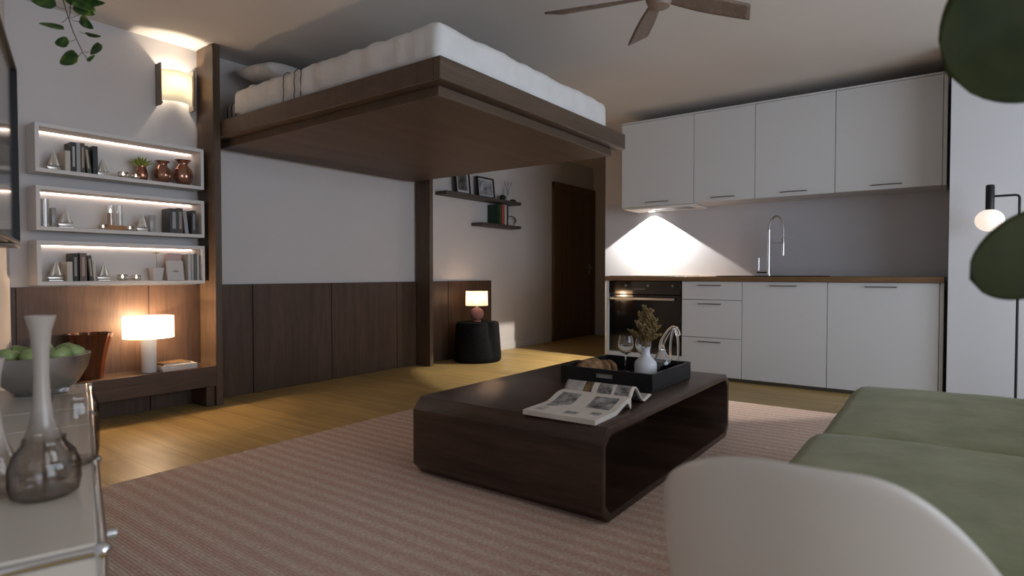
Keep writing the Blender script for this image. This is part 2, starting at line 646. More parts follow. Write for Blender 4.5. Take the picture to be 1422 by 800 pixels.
# dark blue piping lines on the side of the duvet
pip = MB()
for y0 in (3.28, 3.35, 3.47):
    pip.tube([(2.222, y0 + 0.004 * math.sin(k * 2.1), 2.056 + k * 0.028) for k in range(7)] + [(2.25, y0, 2.255), (2.32, y0 + 0.01, 2.262)], 0.003, 6)
pip.build('blue_piping', mat('blue_piping', (0.06, 0.075, 0.12), 0.8), duv)


def pillow(label, loc, sx, sy, sz, rotz, m):
    def f(u, v, sgn):
        a, b = u * 2 - 1, v * 2 - 1
        h = max(0.0, (1 - a ** 4) * (1 - b ** 4)) ** 0.5
        e = 1 - 0.06 * (1 - a * a) * abs(b) - 0.06 * (1 - b * b) * abs(a)
        n = noise.noise(Vector((a * 2.2, b * 2.2, loc[0]))) * 0.12
        return Vector((a * sx * e, b * sy * e, sz * (1 + sgn * h * (0.95 + n))))
    mb = MB()
    mb.grid(20, 20, lambda u, v: f(u, v, 1))
    mb.grid(20, 20, lambda u, v: f(1 - u, v, -0.95))
    bmesh.ops.remove_doubles(mb.bm, verts=mb.bm.verts, dist=0.0005)
    o = mb.build('pillow', m, None, True, 80, loc=loc)
    o.rotation_euler = (R(5), 0, rotz)
    return tag(o, label, 'pillow', 'bed pillows')


pillow('white pillow behind the duvet edge, nearer the left bed post', (2.70, 4.10, 2.358), 0.36, 0.22, 0.074, 0.03, LINEN)
pillow('white pillow at the head of the bed, on the side of the kitchen', (3.60, 4.10, 2.358), 0.36, 0.22, 0.074, -0.03, LINEN)

# ------------------------------------------------------------------ bench under the shelves
be = thing('low_bench', 'long low dark wooden bench along the panelled wall under the white shelves', 'bench', (1.62, 4.33, 0))
MB().box(-0.49, 0.523, -0.13, 0.114, 0.262, 0.292, 0.003, 1).build('bench_top', BENCHW, be)
MB().box(-0.52, 0.523, -0.135, -0.105, 0.150, 0.2925, 0.003, 1).build('apron', BENCHW, be)
MB().box(0.463, 0.523, -0.095, 0.114, 0.001, 0.262, 0.003, 1).build('leg', BENCHW, be)
BT = 0.292

# table lamp on the bench
lp = thing('table_lamp', 'lit white table lamp with drum shade and thick column base on the dark bench', 'lamp', (1.735, 4.295, BT))
MB().lathe([(0, 0), (0.043, 0), (0.044, 0.004), (0.044, 0.225), (0.041, 0.23), (0, 0.23)], seg=36).build('lamp_base', mat('lamp_ceramic', (0.62, 0.60, 0.58), 0.5), lp)
sh = MB().lathe([(0.146, 0.232), (0.149, 0.232), (0.149, 0.375), (0.146, 0.375)], seg=48)
sh.build('lamp_shade', lampshade('white_shade', (1.0, 0.78, 0.56), 1.5, 0.55), lp)
MB().cyl((0, 0, 0.228), (0, 0, 0.262), 0.012).ball((0, 0, 0.29), 0.03).build('bulb', mat('bulb_warm', (1, 1, 1), 0.4, emit=(1, 0.72, 0.45), estr=3), lp)
lo = light('table_lamp_light', 'POINT', 66, (1.0, 0.69, 0.43), (0, 0, 0.305), shadow_soft_size=0.028)
lo.parent = lp

# magazines on the bench
PAPER = mat('paper_edges', (0.62, 0.58, 0.52), 0.8)


def cover(c, r=0.5):
    k = 'cover_%02d_%02d_%02d' % tuple(int(x * 99) for x in c)
    return bpy.data.materials.get(k) or mat(k, c, r)


def flat_book(label, loc, w, d, h, rotz, c, group, name='magazine', cat='magazine'):
    t = thing(name, label, cat, loc, rotz, group)
    b = MB()
    b.box(-w / 2, w / 2, -d / 2, d / 2, 0, h * 0.16, 0.0006, 1).box(-w / 2, w / 2, -d / 2, d / 2, h * 0.84, h, 0.0006, 1)
    b.box(-w / 2, -w / 2 + h * 0.12, -d / 2, d / 2, h * 0.16, h * 0.84)
    b.build('cover', cover(c), t)
    MB().box(-w / 2 + h * 0.12, w / 2 - 0.004, -d / 2 + 0.003, d / 2 - 0.003, h * 0.16, h * 0.84).build('pages', PAPER, t)
    return t


g = 'books stacked on the bench'
flat_book('pale book at the bottom of the stack beside the white table lamp', (1.905, 4.315, BT), 0.235, 0.17, 0.018, 0.04, (0.50, 0.46, 0.42), g, 'book', 'book')
flat_book('cream book in the middle of the stack beside the white table lamp', (1.91, 4.318, BT + 0.018), 0.235, 0.165, 0.017, -0.03, (0.62, 0.57, 0.50), g, 'book', 'book')
flat_book('brown book on top of the stack beside the white table lamp', (1.895, 4.325, BT + 0.035), 0.19, 0.135, 0.013, 0.10, (0.20, 0.115, 0.05), g, 'book', 'book')

# amber fluted vase
AMB = mat('amber_glass', (0.115, 0.030, 0.009), 0.14, spec=0.6, trans=0.35)
va = MB().lathe([(0, 0.0), (0.066, 0.0), (0.068, 0.02), (0.074, 0.09), (0.09, 0.19), (0.113, 0.285), (0.109, 0.285), (0.085, 0.19), (0.069, 0.09), (0.062, 0.02), (0, 0.018)],
                seg=96, fn=lambda a, r, z: r * (1 + (0.02 + 0.14 * max(0, z) / 0.285) * (abs(math.sin(4.5 * a)) - 0.5)))
tag(va.build('fluted_vase', AMB, None, True, 60, loc=(1.405, 4.315, BT)), 'amber fluted glass vase on the bench behind the fruit bowl', 'vase')

# ------------------------------------------------------------------ three lit shelf boxes
LED = mat('led_warm', (1, 1, 1), 0.5, emit=(1.0, 0.74, 0.60), estr=5.5)
SX0, SX1, SYF, SYB = 1.143, 2.116, 4.30, Yw - 0.002
SHELVES = [(1.550, 1.838), (1.207, 1.470), (0.880, 1.148)]
SLAB = ['topmost', 'middle', 'lowest']
for (z0, z1), nm in zip(SHELVES, SLAB):
    t = thing('shelf_box', {'topmost': 'topmost white lit shelf box on the wall, under the wall light', 'middle': 'middle white lit shelf box of the three on the wall',
                            'lowest': 'lowest white lit shelf box, just above the dark panelling'}[nm], 'shelf', ((SX0 + SX1) / 2, SYB, z0), 0, 'white lit shelf boxes')
    W = (SX1 - SX0) / 2
    D = SYB - SYF
    H = z1 - z0
    f = MB()
    f.box(-W, W, -D, 0, 0, 0.023, 0.001, 1).box(-W, W, -D, 0, H - 0.023, H, 0.001, 1)
    f.box(-W, -W + 0.02, -D, 0, 0.023, H - 0.023).box(W - 0.02, W, -D, 0, 0.023, H - 0.023)
    f.build('frame', WHITE_MATT, t)
    MB().box(-W + 0.02, W - 0.02, -0.006, 0, 0.023, H - 0.023).build('back_panel', WHITE_MATT, t)
    MB().box(-W + 0.025, W - 0.025, -0.018, -0.008, H - 0.0275, H - 0.0235).build('light_strip', LED, t)
Z1, Z2, Z3 = [a + 0.0232 for a, b in SHELVES]

SILVER = mat('silver_metal', (0.74, 0.69, 0.62), 0.28, 0.55)


def sailboat():
    t = thing('sailboat_ornament', '', 'ornament', (0, 0, 0))
    MB().box(-0.036, 0.036, -0.014, 0.014, 0.0005, 0.008, 0.002, 1).build('plinth', SILVER, t)
    h = MB()
    h.prism([(-0.040, 0.026), (-0.030, 0.008), (0.028, 0.008), (0.040, 0.026)], 1, -0.010, 0.010, 0.002)
    h.build('hull', SILVER, t)
    MB().tube([(0.004, 0, 0.024), (0.004, 0, 0.128)], 0.0018, 8).build('mast', SILVER, t)

    def sail(x0, x1, zt, xt, b):
        mb = MB()
        mb.grid(8, 8, lambda u, v: Vector((x0 + (x1 - x0) * u * (1 - v) + (xt - x0) * v, b * math.sin(PI * u) * (1 - v), 0.030 + (zt - 0.030) * v)))
        return mb
    sail(0.006, 0.040, 0.118, 0.006, -0.010).build('sail', SILVER, t, solid=0.0016)
    sail(0.001, -0.034, 0.122, 0.002, -0.012).build('sail', SILVER, t, solid=0.0016)
    return t


boat = sailboat()
used = []


def place(root, loc, label, group=None, rotz=0.0, scale=1.0):
    o = root if not (root in used) else dup(root, loc)
    used.append(root)
    o.location = loc
    o.rotation_euler = (0, 0, rotz)
    o.scale = (scale, scale, scale)
    o['label'] = label
    if group:
        o['group'] = group
    return o


YS = 4.375
GB = 'silver sailboats on the white shelves'
place(boat, (1.253, YS, Z1), 'silver sailboat at the left end of the topmost lit shelf', GB, 0.1, 1.0)
place(boat, (1.508, YS, Z1), 'silver sailboat right of the books on the topmost lit shelf', GB, 0.1, 0.95)
place(boat, (1.306, YS, Z2), 'silver sailboat at the left of the middle lit shelf', GB, 0.05, 1.05)
place(boat, (1.738, YS, Z2), 'silver sailboat between candles and books on the middle lit shelf', GB, 0.05, 1.0)
place(boat, (1.252, YS, Z3), 'silver sailboat at the left end of the lowest lit shelf', GB, 0.0, 1.05)
place(boat, (1.506, YS, Z3), 'silver sailboat right of the books on the lowest lit shelf', GB, 0.0, 0.98)


def book(x, z, th, h, d, c, label, group, lean=0.0, y=YS + 0.01, spine=None):
    """upright book, spine to the room"""
    t = thing('book', label, 'book', (x, y, z), 0, group)
    t.rotation_euler = (0, lean, 0)
    b = MB()
    k = min(0.003, th * 0.15)
    b.box(-th / 2, -th / 2 + k, -d / 2, d / 2, 0, h).box(th / 2 - k, th / 2, -d / 2, d / 2, 0, h)
    b.box(-th / 2 + k, th / 2 - k, -d / 2, -d / 2 + 0.003, 0, h)
    cv = b.build('cover', cover(c), t)
    MB().box(-th / 2 + k, th / 2 - k, -d / 2 + 0.003, d / 2 - 0.003, 0.002, h - 0.003).build('pages', PAPER, t)
    if spine:
        s = MB().box(-th * 0.22, th * 0.22, -d / 2 - 0.0008, -d / 2 - 0.0001, h * 0.18, h * 0.86)
        s.build('spine_label', cover(spine), cv)
    return t


DK, BR, OL, GY, CR = (0.02, 0.019, 0.018), (0.085, 0.055, 0.042), (0.06, 0.052, 0.036), (0.36, 0.35, 0.34), (0.55, 0.50, 0.42)
g1 = 'books on the topmost lit shelf'
book(1.309, Z1, 0.026, 0.125, 0.11, CR, 'short cream book beside the left sailboat on the topmost shelf', g1, 0, YS)
book(1.341, Z1, 0.026, 0.182, 0.115, DK, 'tall black book with pale spine label on the topmost shelf', g1, 0, YS + .01, (0.45, 0.43, 0.40))
book(1.366, Z1, 0.020, 0.185, 0.115, GY, 'tall light grey book between black and brown ones on the topmost shelf', g1)
book(1.389, Z1, 0.022, 0.186, 0.115, BR, 'tall brown book with tan spine label on the topmost shelf', g1, 0, YS + .01, (0.40, 0.30, 0.22))
book(1.424, Z1 + 0.0016, 0.024, 0.172, 0.11, OL, 'leaning dark olive book on the topmost shelf', g1, -0.10, YS + .01, (0.42, 0.36, 0.25))
book(1.456, Z1, 0.026, 0.178, 0.115, DK, 'upright black book at the right end of the topmost row', g1)
g2 = 'books on the middle lit shelf'
book(1.914, Z2, 0.050, 0.170, 0.13, (0.05, 0.05, 0.052), 'thick charcoal book on the left of the middle shelf row', g2, 0, YS, (0.34, 0.33, 0.33))
book(1.960, Z2, 0.034, 0.176, 0.12, BR, 'brown book second from the left on the middle shelf row', g2, 0, YS + .005, (0.36, 0.30, 0.26))
book(2.007, Z2 + 0.0016, 0.024, 0.165, 0.115, GY, 'leaning grey white book on the middle shelf row', g2, -0.10)
book(2.052, Z2, 0.028, 0.168, 0.12, (0.045, 0.05, 0.06), 'slate blue book at the right end of the middle shelf row', g2, 0, YS + .005, (0.25, 0.27, 0.30))
g3 = 'books on the lowest lit shelf'
book(1.309, Z3, 0.027, 0.120, 0.11, CR, 'short cream book beside the left sailboat on the lowest shelf', g3, 0, YS)
book(1.341, Z3, 0.028, 0.172, 0.115, DK, 'tall black book on the lowest shelf', g3, 0, YS + .01, (0.30, 0.28, 0.26))
book(1.382, Z3, 0.036, 0.175, 0.115, (0.16, 0.105, 0.085), 'thick pinkish brown book on the lowest shelf', g3, 0, YS + .01, (0.42, 0.30, 0.25))
book(1.427, Z3 + 0.0018, 0.022, 0.160, 0.11, OL, 'leaning dark olive book on the lowest shelf', g3, -0.08, YS + .01, (0.40, 0.34, 0.24))
book(2.021, Z3, 0.018, 0.185, 0.115, (0.55, 0.53, 0.51), 'white book beside the cream card on the lowest shelf', g3)
book(2.041, Z3, 0.016, 0.186, 0.115, (0.45, 0.44, 0.42), 'light grey book, second at the right end of the lowest shelf', g3)
book(2.0615, Z3, 0.020, 0.187, 0.115, (0.12, 0.12, 0.10), 'olive grey book at the right end of the lowest shelf', g3)
book(2.081, Z3, 0.013, 0.183, 0.115, (0.50, 0.49, 0.48), 'slim pale book, last at the right of the lowest shelf', g3)

CLEAR = thin_glass('clear_glass', (0.93, 0.92, 0.91), 0.25)
FLAME = mat('candle_flame', (1, 1, 1), 0.5, emit=(1.0, 0.72, 0.42), estr=9)
WAX = mat('candle_wax', (0.75, 0.70, 0.62), 0.6)
tl = thing('tealight', '', 'candle')
MB().lathe([(0, 0.001), (0.024, 0.001), (0.030, 0.012), (0.031, 0.028), (0.027, 0.042), (0.0255, 0.042), (0.0295, 0.028), (0.0285, 0.012), (0.023, 0.004), (0, 0.004)], seg=28).build('glass_cup', CLEAR, tl)
MB().lathe([(0, 0.0045), (0.019, 0.0045), (0.019, 0.017), (0, 0.017)], seg=20).build('wax', WAX, tl)
MB().lathe([(0, 0.017), (0.005, 0.022), (0.0055, 0.027), (0.0025, 0.036), (0, 0.042)], seg=12).build('flame', FLAME, tl)
GT = 'glass tealights on the white shelves'
place(tl, (1.617, 4.345, Z1), 'glass tealight left of the small plant on the topmost shelf', GT)
place(tl, (1.686, 4.328, Z1), 'glass tealight right in front of the copper plant pot', GT, 0, 0.85)
place(tl, (1.500, 4.350, Z2), 'glass tealight left of the candle tray on the middle shelf', GT, 0, 0.8)
place(tl, (1.652, 4.345, Z2), 'glass tealight right of the candle tray on the middle shelf', GT, 0, 0.8)
place(tl, (1.615, YS, Z3), 'left of two glass tealights on the lowest shelf', GT)
place(tl, (1.697, YS, Z3), 'right of two glass tealights, beside the white pot on the lowest shelf', GT, 0, 0.9)

COPPER = mat('copper', (0.42, 0.20, 0.13), 0.22, 0.9)
pt = thing('potted_plant', 'small spiky green plant in copper pot on the topmost shelf', 'plant', (1.738, YS, Z1))
MB().lathe([(0, 0.001), (0.026, 0.001), (0.036, 0.02), (0.038, 0.045), (0.033, 0.075), (0.027, 0.092), (0.029, 0.1), (0.025, 0.1), (0.022, 0.085), (0, 0.08)], seg=28).build('pot', COPPER, pt)
GREEN1 = noisy('succulent_green', (0.17, 0.22, 0.03), (0.32, 0.36, 0.08), 30, 0.5, 0)
rnd = random.Random(4)
for k in range(26):
    a = k * 2.4
    tilt = 0.15 + 0.95 * (k / 26)
    ln = 0.085 + rnd.random() * 0.02
    d = Vector((math.cos(a) * math.sin(tilt), math.sin(a) * math.sin(tilt) * 0.8, math.cos(tilt)))
    p0 = Vector((0, 0, 0.085))
    pts = [p0 + d * ln * q + Vector((0, 0, -0.012 * q * q)) for q in (0, .35, .7, 1)]
    MB().tube(pts, [0.005, 0.0065, 0.0045, 0.0004], 6).build('leaf', GREEN1, pt)

BROWNGL = mat('brown_mirror_glass', (0.40, 0.21, 0.145), 0.10, 0.75)
vz = MB().lathe([(0, 0.001), (0.030, 0.001), (0.050, 0.025), (0.057, 0.058), (0.050, 0.092), (0.030, 0.118), (0.027, 0.128), (0.032, 0.140), (0.046, 0.150), (0.047, 0.152), (0.044, 0.152), (0.029, 0.142), (0.022, 0.128), (0.026, 0.117), (0, 0.112)], seg=56,
                fn=lambda a, r, z: r * (1 + 0.035 * math.cos(8 * a) * (1 if 0.01 < z < 0.11 else 0.2)))
v1 = tag(vz.build('round_vase', BROWNGL, None, True, 60, loc=(1.872, YS, Z1)), 'smaller brown mirrored round vase on the topmost shelf', 'vase', 'brown round vases on the topmost shelf')
v2 = v1.copy()
col.objects.link(v2)
v2.location = (2.008, YS, Z1)
v2.scale = (1.15, 1.08, 1.18)
v2['label'] = 'larger brown mirrored round vase at the right end of the topmost shelf'

# middle shelf: candle tray, glass hurricanes, glass blocks
ORW = mat('orange_brown_wood', (0.42, 0.20, 0.075), 0.5)
ctz = MB().box(-0.052, 0.052, -0.032, 0.032, 0.0005, 0.034, 0.006, 2)
cto = tag(ctz.build('candle_tray', ORW, None, loc=(1.578, YS + .005, Z2)), 'orange brown wooden block holding candles on the middle shelf', 'candle holder')
cn = thing('pillar_candle', 'amber pillar candle burning on the wooden block of the middle shelf', 'candle', (1.552, YS + .005, Z2 + 0.034))
MB().lathe([(0, 0), (0.016, 0), (0.016, 0.078), (0.013, 0.08), (0, 0.078)], seg=20).build('wax', mat('amber_wax', (0.50, 0.28, 0.14), 0.5), cn)
MB().lathe([(0, 0.08), (0.005, 0.086), (0.0055, 0.092), (0.002, 0.104), (0, 0.108)], seg=12).build('flame', FLAME, cn)
MB().lathe([(0.024, 0.0), (0.025, 0.0), (0.025, 0.128), (0.024, 0.128)], seg=28).build('glass_chimney', CLEAR, cn)
c2 = thing('glass_chimney_candle', 'clear glass chimney standing beside the amber candle on the middle shelf', 'candle', (1.604, YS + .005, Z2 + 0.034))
MB().lathe([(0.018, 0.0), (0.019, 0.0), (0.019, 0.135), (0.018, 0.135)], seg=28).build('glass_chimney', CLEAR, c2)
MB().lathe([(0, 0), (0.006, 0), (0.005, 0.09), (0, 0.092)], seg=12).build('wax', WAX, c2)
FROST = mat('frosted_glass', (0.62, 0.60, 0.58), 0.25, trans=0.5)
tag(MB().box(-0.018, 0.018, -0.02, 0.02, 0.0005, 0.118, 0.003, 2).build('glass_block', FROST, None, loc=(1.801, YS + .01, Z2)), 'frosted glass block beside the right sailboat on the middle shelf', 'ornament')
tag(MB().box(-0.012, 0.012, -0.02, 0.02, 0.0005, 0.122, 0.003, 2).build('glass_block', FROST, None, loc=(1.256, YS + .04, Z2)), 'frosted glass block behind the left sailboat on the middle shelf', 'ornament')
tag(MB().lathe([(0, 0.001), (0.02, 0.001), (0.022, 0.17), (0.021, 0.17), (0.019, 0.004), (0, 0.004)], seg=28).build('glass_cylinder', CLEAR, None, loc=(1.205, YS, Z2)),
    'clear glass cylinder at the left end of the middle shelf', 'vase')
tag(MB().lathe([(0, 0.001), (0.011, 0.001), (0.011, 0.125), (0.008, 0.13), (0, 0.13)], seg=20).build('white_candle', WAX, None, loc=(1.461, YS + .03, Z3)), 'slim white candle behind the right sailboat on the lowest shelf', 'candle')
# lowest shelf: white pot with yellow flower, pink box, cream card
pw = thing('flower_pot', 'white tapered pot with one yellow flower on the lowest shelf', 'plant', (1.822, YS, Z3))
MB().lathe([(0, 0.001), (0.036, 0.001), (0.050, 0.085), (0.053, 0.086), (0.050, 0.088), (0.046, 0.080), (0.034, 0.006), (0, 0.006)], seg=4, M=Matrix.Rotation(R(45), 4, 'Z')).build('pot', mat('pot_white', (0.66, 0.62, 0.58), 0.5), pw, angle=30)
MB().lathe([(0, 0.0705), (0.044, 0.0705), (0, 0.074)], seg=4, M=Matrix.Rotation(R(45), 4, 'Z')).build('soil', mat('soil', (0.05, 0.035, 0.025), 0.9), pw)
MB().tube([(0, 0, 0.07), (0.004, 0, 0.13), (0.0, 0, 0.185)], 0.0018, 6).build('stem', GREEN1, pw)
fm = MB()
for k in range(6):
    a = k * PI / 3
    fm.lathe([(0, -0.003), (0.008, -0.001), (0.009, 0.002), (0, 0.004)], seg=10, M=Matrix.Translation((0.013 * math.cos(a), 0.013 * math.sin(a), 0.188)))
fm.ball((0, 0, 0.19), 0.006)
fm.build('flower', mat('yellow_petal', (0.62, 0.42, 0.10), 0.6), pw)
tag(MB().box(-0.045, 0.045, -0.02, 0.02, 0.0005, 0.190, 0.002, 1).build('gift_box', mat('pale_pink_card', (0.58, 0.42, 0.40), 0.6), None, loc=(1.952, YS + .04, Z3)),
    'pale pink box standing behind the cream card on the lowest shelf', 'box')
cc = MB().box(-0.056, 0.056, -0.003, 0.003, 0, 0.138, 0.0008, 1)
cco = cc.build('picture_card', mat('cream_card', (0.66, 0.61, 0.55), 0.6), None, loc=(1.937, 4.345, Z3 + 0.0012))
cco.rotation_euler = (R(-10), 0, 0)
tag(cco, 'cream picture card leaning on the lowest shelf', 'card')
MB().box(-0.018, 0.022, -0.0036, -0.0031, 0.058, 0.064).box(-0.01, 0.014, -0.0036, -0.0031, 0.066, 0.070).build('print', mat('grey_print', (0.22, 0.20, 0.19), 0.7), cco)

# ------------------------------------------------------------------ wall light over the shelves
sn = thing('wall_sconce', 'lit cream glass wall light with bronze side brackets above the shelves', 'wall lamp', (1.99, Yw, 2.265))
GLS = lampshade('cream_opal_glass', (0.36, 0.315, 0.235), 1.0, 0.01)
MB().grid(24, 4, lambda u, v: Vector(((u - .5) * 0.205, -0.055 - 0.055 * math.sin(PI * u), -0.108 + v * 0.216))).build('glass_shade', GLS, sn, solid=0.006)
BRONZE = mat('bronze_bracket', (0.24, 0.20, 0.16), 0.4, 0.7)
for s in (-1, 1):
    b = MB()
    b.box(s * 0.112 - 0.006, s * 0.112 + 0.006, -0.075, -0.001, -0.145, 0.145, 0.003, 1)
    b.ball((s * 0.112, -0.076, -0.128), 0.010)
    b.build('bracket', BRONZE, sn)
MB().box(-0.108, 0.108, -0.012, -0.001, -0.05, 0.05, 0.003, 1).build('back_plate', WHITE_MATT, sn)
MB().ball((0, -0.055, -0.01), 0.020, 1.4).build('bulb', mat('sconce_bulb', (1, 1, 1), 0.5, emit=(1, 0.85, 0.62), estr=12), sn)
lo = light('wall_sconce_light', 'POINT', 7, (1.0, 0.83, 0.64), (0, -0.055, 0.03), shadow_soft_size=0.012)
lo.parent = sn

# ------------------------------------------------------------------ kitchen
KF = 5.31                        # front plane of the base units
GAP = 0.0015


def handle(mb, y0, y1, z, x):
    mb.tube([(x, y0, z), (x - 0.022, y0, z), (x - 0.022, y1, z), (x, y1, z)], 0.004, 8)
    return mb


def cab(name, label, y0, y1, group):
    yc = (y0 + y1) / 2
    t = thing(name, label, 'cabinet', (KF, yc, 0), 0, group)
    W = (y1 - y0) / 2 - 0.0006
    b = MB()
    b.box(0.022, 0.62, -W, -W + 0.016, 0.03, 0.882).box(0.022, 0.62, W - 0.016, W, 0.03, 0.882)
    b.box(0.022, 0.62, -W + .016, W - .016, 0.03, 0.046).box(0.605, 0.62, -W + .016, W - .016, 0.046, 0.882)
    b.box(0.022, 0.62, -W + .016, W - .016, 0.866, 0.882)
    b.build('carcass', WHITE_MATT, t)
    MB().box(0.03, 0.05, -W, W, 0.001, 0.029).build('plinth', DARKSTEEL, t)
    return t, W


GK = 'white base units under the worktop'
t, W = cab('drawer_unit', 'white base unit of three stacked drawers beside the oven', 1.437, 1.972, GK)
for z0, z1 in ((0.032, 0.3735), (0.3775, 0.7135), (0.7175, 0.880)):
    d = MB().box(0, 0.019, -W + GAP, W - GAP, z0, z1, 0.0015, 1).build('drawer', WHITE, t)
    handle(MB(), -0.085, 0.105, z1 - 0.034, 0.001).build('handle', DARKSTEEL, d)
t, W = cab('sink_unit', 'white base unit with one door under the tap', 0.777, 1.437, GK)
d = MB().box(0, 0.019, -W + GAP, W - GAP, 0.032, 0.880, 0.0015, 1).build('door', WHITE, t)
handle(MB(), -0.10, 0.10, 0.848, 0.001).build('handle', DARKSTEEL, d)
t, W = cab('corner_unit', 'wide white base unit with one door at the right end of the worktop', 0.048, 0.777, GK)
d = MB().box(0, 0.019, -W + GAP, W - GAP, 0.032, 0.880, 0.0015, 1).build('door', WHITE, t)
handle(MB(), -0.10, 0.105, 0.848, 0.001).build('handle', DARKSTEEL, d)
tag(MB().box(KF, 5.93, 0.022, 0.046, 0.001, 0.882, 0.001, 1).build('end_panel', WHITE), 'narrow white end panel closing the base units by the right wall', 'panel')
# oven in its white housing
ov = thing('oven', 'black built in oven in a white housing at the left end of the worktop', 'oven', (KF, 2.358, 0))
h = MB()
h.box(0, 0.62, 0.358, 0.385, 0.001, 0.882, 0.002, 1).box(0.0, 0.62, -0.3845, 0.358, 0.03, 0.186, 0.002, 1)
h.box(0.05, 0.62, -0.3845, -0.372, 0.186, 0.882).box(0.6, 0.62, -0.372, 0.358, 0.186, 0.882)
h.build('housing', WHITE, ov)
MB().box(0.012, 0.55, -0.3715, 0.3575, 0.187, 0.745, 0.002, 1).build('oven_door', BLACKGLASS, ov)
cp = MB().box(0.004, 0.55, -0.3715, 0.3575, 0.752, 0.880, 0.002, 1).build('control_panel', BLACKGLASS, ov)
for y in (0.17, -0.06, -0.30):
    MB().cyl((0.004, y, 0.835), (-0.010, y, 0.835), 0.013).build('knob', DARKSTEEL, cp)
ds = MB()
for k in range(7):
    ds.box(0.0030, 0.0038, 0.085 - k * 0.018, 0.093 - k * 0.018, 0.797, 0.807)
ds.build('display', mat('display_marks', (0.35, 0.34, 0.32), 0.5), cp)
hb = MB().box(-0.036, -0.022, -0.325, 0.33, 0.698, 0.722, 0.003, 1).box(-0.024, 0.014, -0.31, -0.295, 0.704, 0.716).box(-0.024, 0.014, 0.30, 0.315, 0.704, 0.716)
hb.build('handle', STEEL, ov)
# worktop, hob, sink, tap
tag(MB().box(5.285, 5.941, 0.021, 2.752, 0.8835, 0.925, 0.002, 1).build('worktop', WORKW), 'brown oak worktop along the kitchen units', 'worktop')
hob = thing('hob', 'flat black glass hob set in the worktop above the oven', 'hob', (5.60, 2.36, 0.9252))
MB().box(-0.26, 0.27, -0.36, 0.36, 0, 0.005, 0.0015, 1).build('glass_plate', BLACKGLASS, hob)
zr = MB()
for x, y, r in ((-0.12, -0.17, 0.09), (-0.12, 0.17, 0.075), (0.13, -0.17, 0.075), (0.13, 0.17, 0.10)):
    zr.lathe([(r - 0.002, 0.0052), (r, 0.0052), (r, 0.0055), (r - 0.002, 0.0055)], (x, y, 0), 40)
zr.build('cooking_zone', mat('zone_grey', (0.12, 0.12, 0.12), 0.4), hob)
sk = thing('sink', 'black inset sink in the worktop around the tap', 'sink', (5.60, 1.255, 0.9252))
s = MB()
s.box(-0.25, 0.25, -0.42, -0.36, 0, 0.006, 0.002, 1).box(-0.25, 0.25, 0.30, 0.42, 0, 0.006, 0.002, 1)
s.box(-0.25, -0.21, -0.36, 0.30, 0, 0.006, 0.002, 1).box(0.12, 0.25, -0.36, 0.30, 0, 0.006, 0.002, 1)
s.build('rim', BLACKM, sk)
MB().box(-0.21, 0.12, -0.36, 0.30, 0.0002, 0.001).build('basin', BLACKM, sk)
MB().lathe([(0, 0.0012), (0.03, 0.0012), (0.03, 0.003), (0, 0.003)], (-0.04, -0.03, 0), 20).build('drain', STEEL, sk)
tp = thing('kitchen_tap', 'tall chrome spring neck tap at the back of the sink', 'tap', (5.76, 1.325, 0.9315))
MB().lathe([(0, 0), (0.026, 0), (0.026, 0.01), (0.016, 0.014), (0.014, 0.42), (0, 0.425)], seg=24).build('column', CHROME, tp)
arc = [(0, -0.061 + 0.061 * math.cos(a), 0.42 + 0.12 * math.sin(a) + 0.0) for a in [k * PI / 14 for k in range(15)]]
MB().tube(arc + [(0, -0.122, 0.36), (0, -0.122, 0.33)], 0.0085, 12).build('spring_neck', STEEL, tp)
MB().lathe([(0, 0.18), (0.013, 0.18), (0.015, 0.2), (0.015, 0.33), (0.011, 0.345), (0, 0.345)], (0, -0.122, 0), 20).build('spray_head', CHROME, tp)
MB().tube([(0, 0, 0.30), (0, -0.108, 0.30)], 0.004, 8).build('holder_arm', CHROME, tp)
MB().tube([(0, 0, 0.035), (0, 0.10, 0.035)], 0.012, 12).cyl((0, 0.087, 0.047), (0, 0.087, 0.165), 0.008).build('lever', CHROME, tp)

# wall units
UF, UZ0, UZ1 = 5.56, 1.622, 2.478
GU = 'white wall units over the worktop'
ulab = ['white wall unit at the right end over the worktop', 'white wall unit, second from the right', 'narrowest white wall unit, second from the left', 'white wall unit at the left end over the extractor']
yb = [0.046, 0.768, 1.404, 1.957, 2.703]
hpos = [(-0.10, 0.10), (-0.105, 0.10), (-0.10, 0.105), (-0.12, 0.11)]
for k in range(4):
    y0, y1 = yb[k], yb[k + 1]
    t = thing('wall_unit', ulab[k], 'cabinet', (UF, (y0 + y1) / 2, UZ0), 0, GU)
    W = (y1 - y0) / 2 - 0.0006
    H = UZ1 - UZ0
    c = MB()
    c.box(0.021, 0.388, -W, W, 0, 0.018).box(0.021, 0.388, -W, W, H - 0.018, H).box(0.021, 0.388, -W, -W + .018, .018, H - .018)
    c.box(0.021, 0.388, W - .018, W, .018, H - .018).box(0.37, 0.388, -W + .018, W - .018, .018, H - .018)
    c.box(0.0, 0.021, -W, W, H - 0.016, H, 0.001, 1)
    c.build('carcass', WHITE, t)
    d = MB().box(0, 0.019, -W + GAP, W - GAP, 0.001, H - 0.019, 0.0015, 1).build('door', WHITE, t)
    handle(MB(), hpos[k][0], hpos[k][1], 0.036, 0.001).build('handle', DARKSTEEL, d)
tag(MB().box(UF, 5.948, 0.020, 0.045, UZ0, UZ1, 0.001, 1).build('end_panel', WHITE), 'narrow white end panel closing the wall units by the right wall', 'panel')
hdn = thing('range_hood', 'slim white extractor hood with lit lamp below the left wall unit', 'extractor hood', (5.77, 2.32, UZ0))
MB().box(-0.19, 0.176, -0.37, 0.37, -0.022, -0.001, 0.006, 2).build('body', WHITE_MATT, hdn)
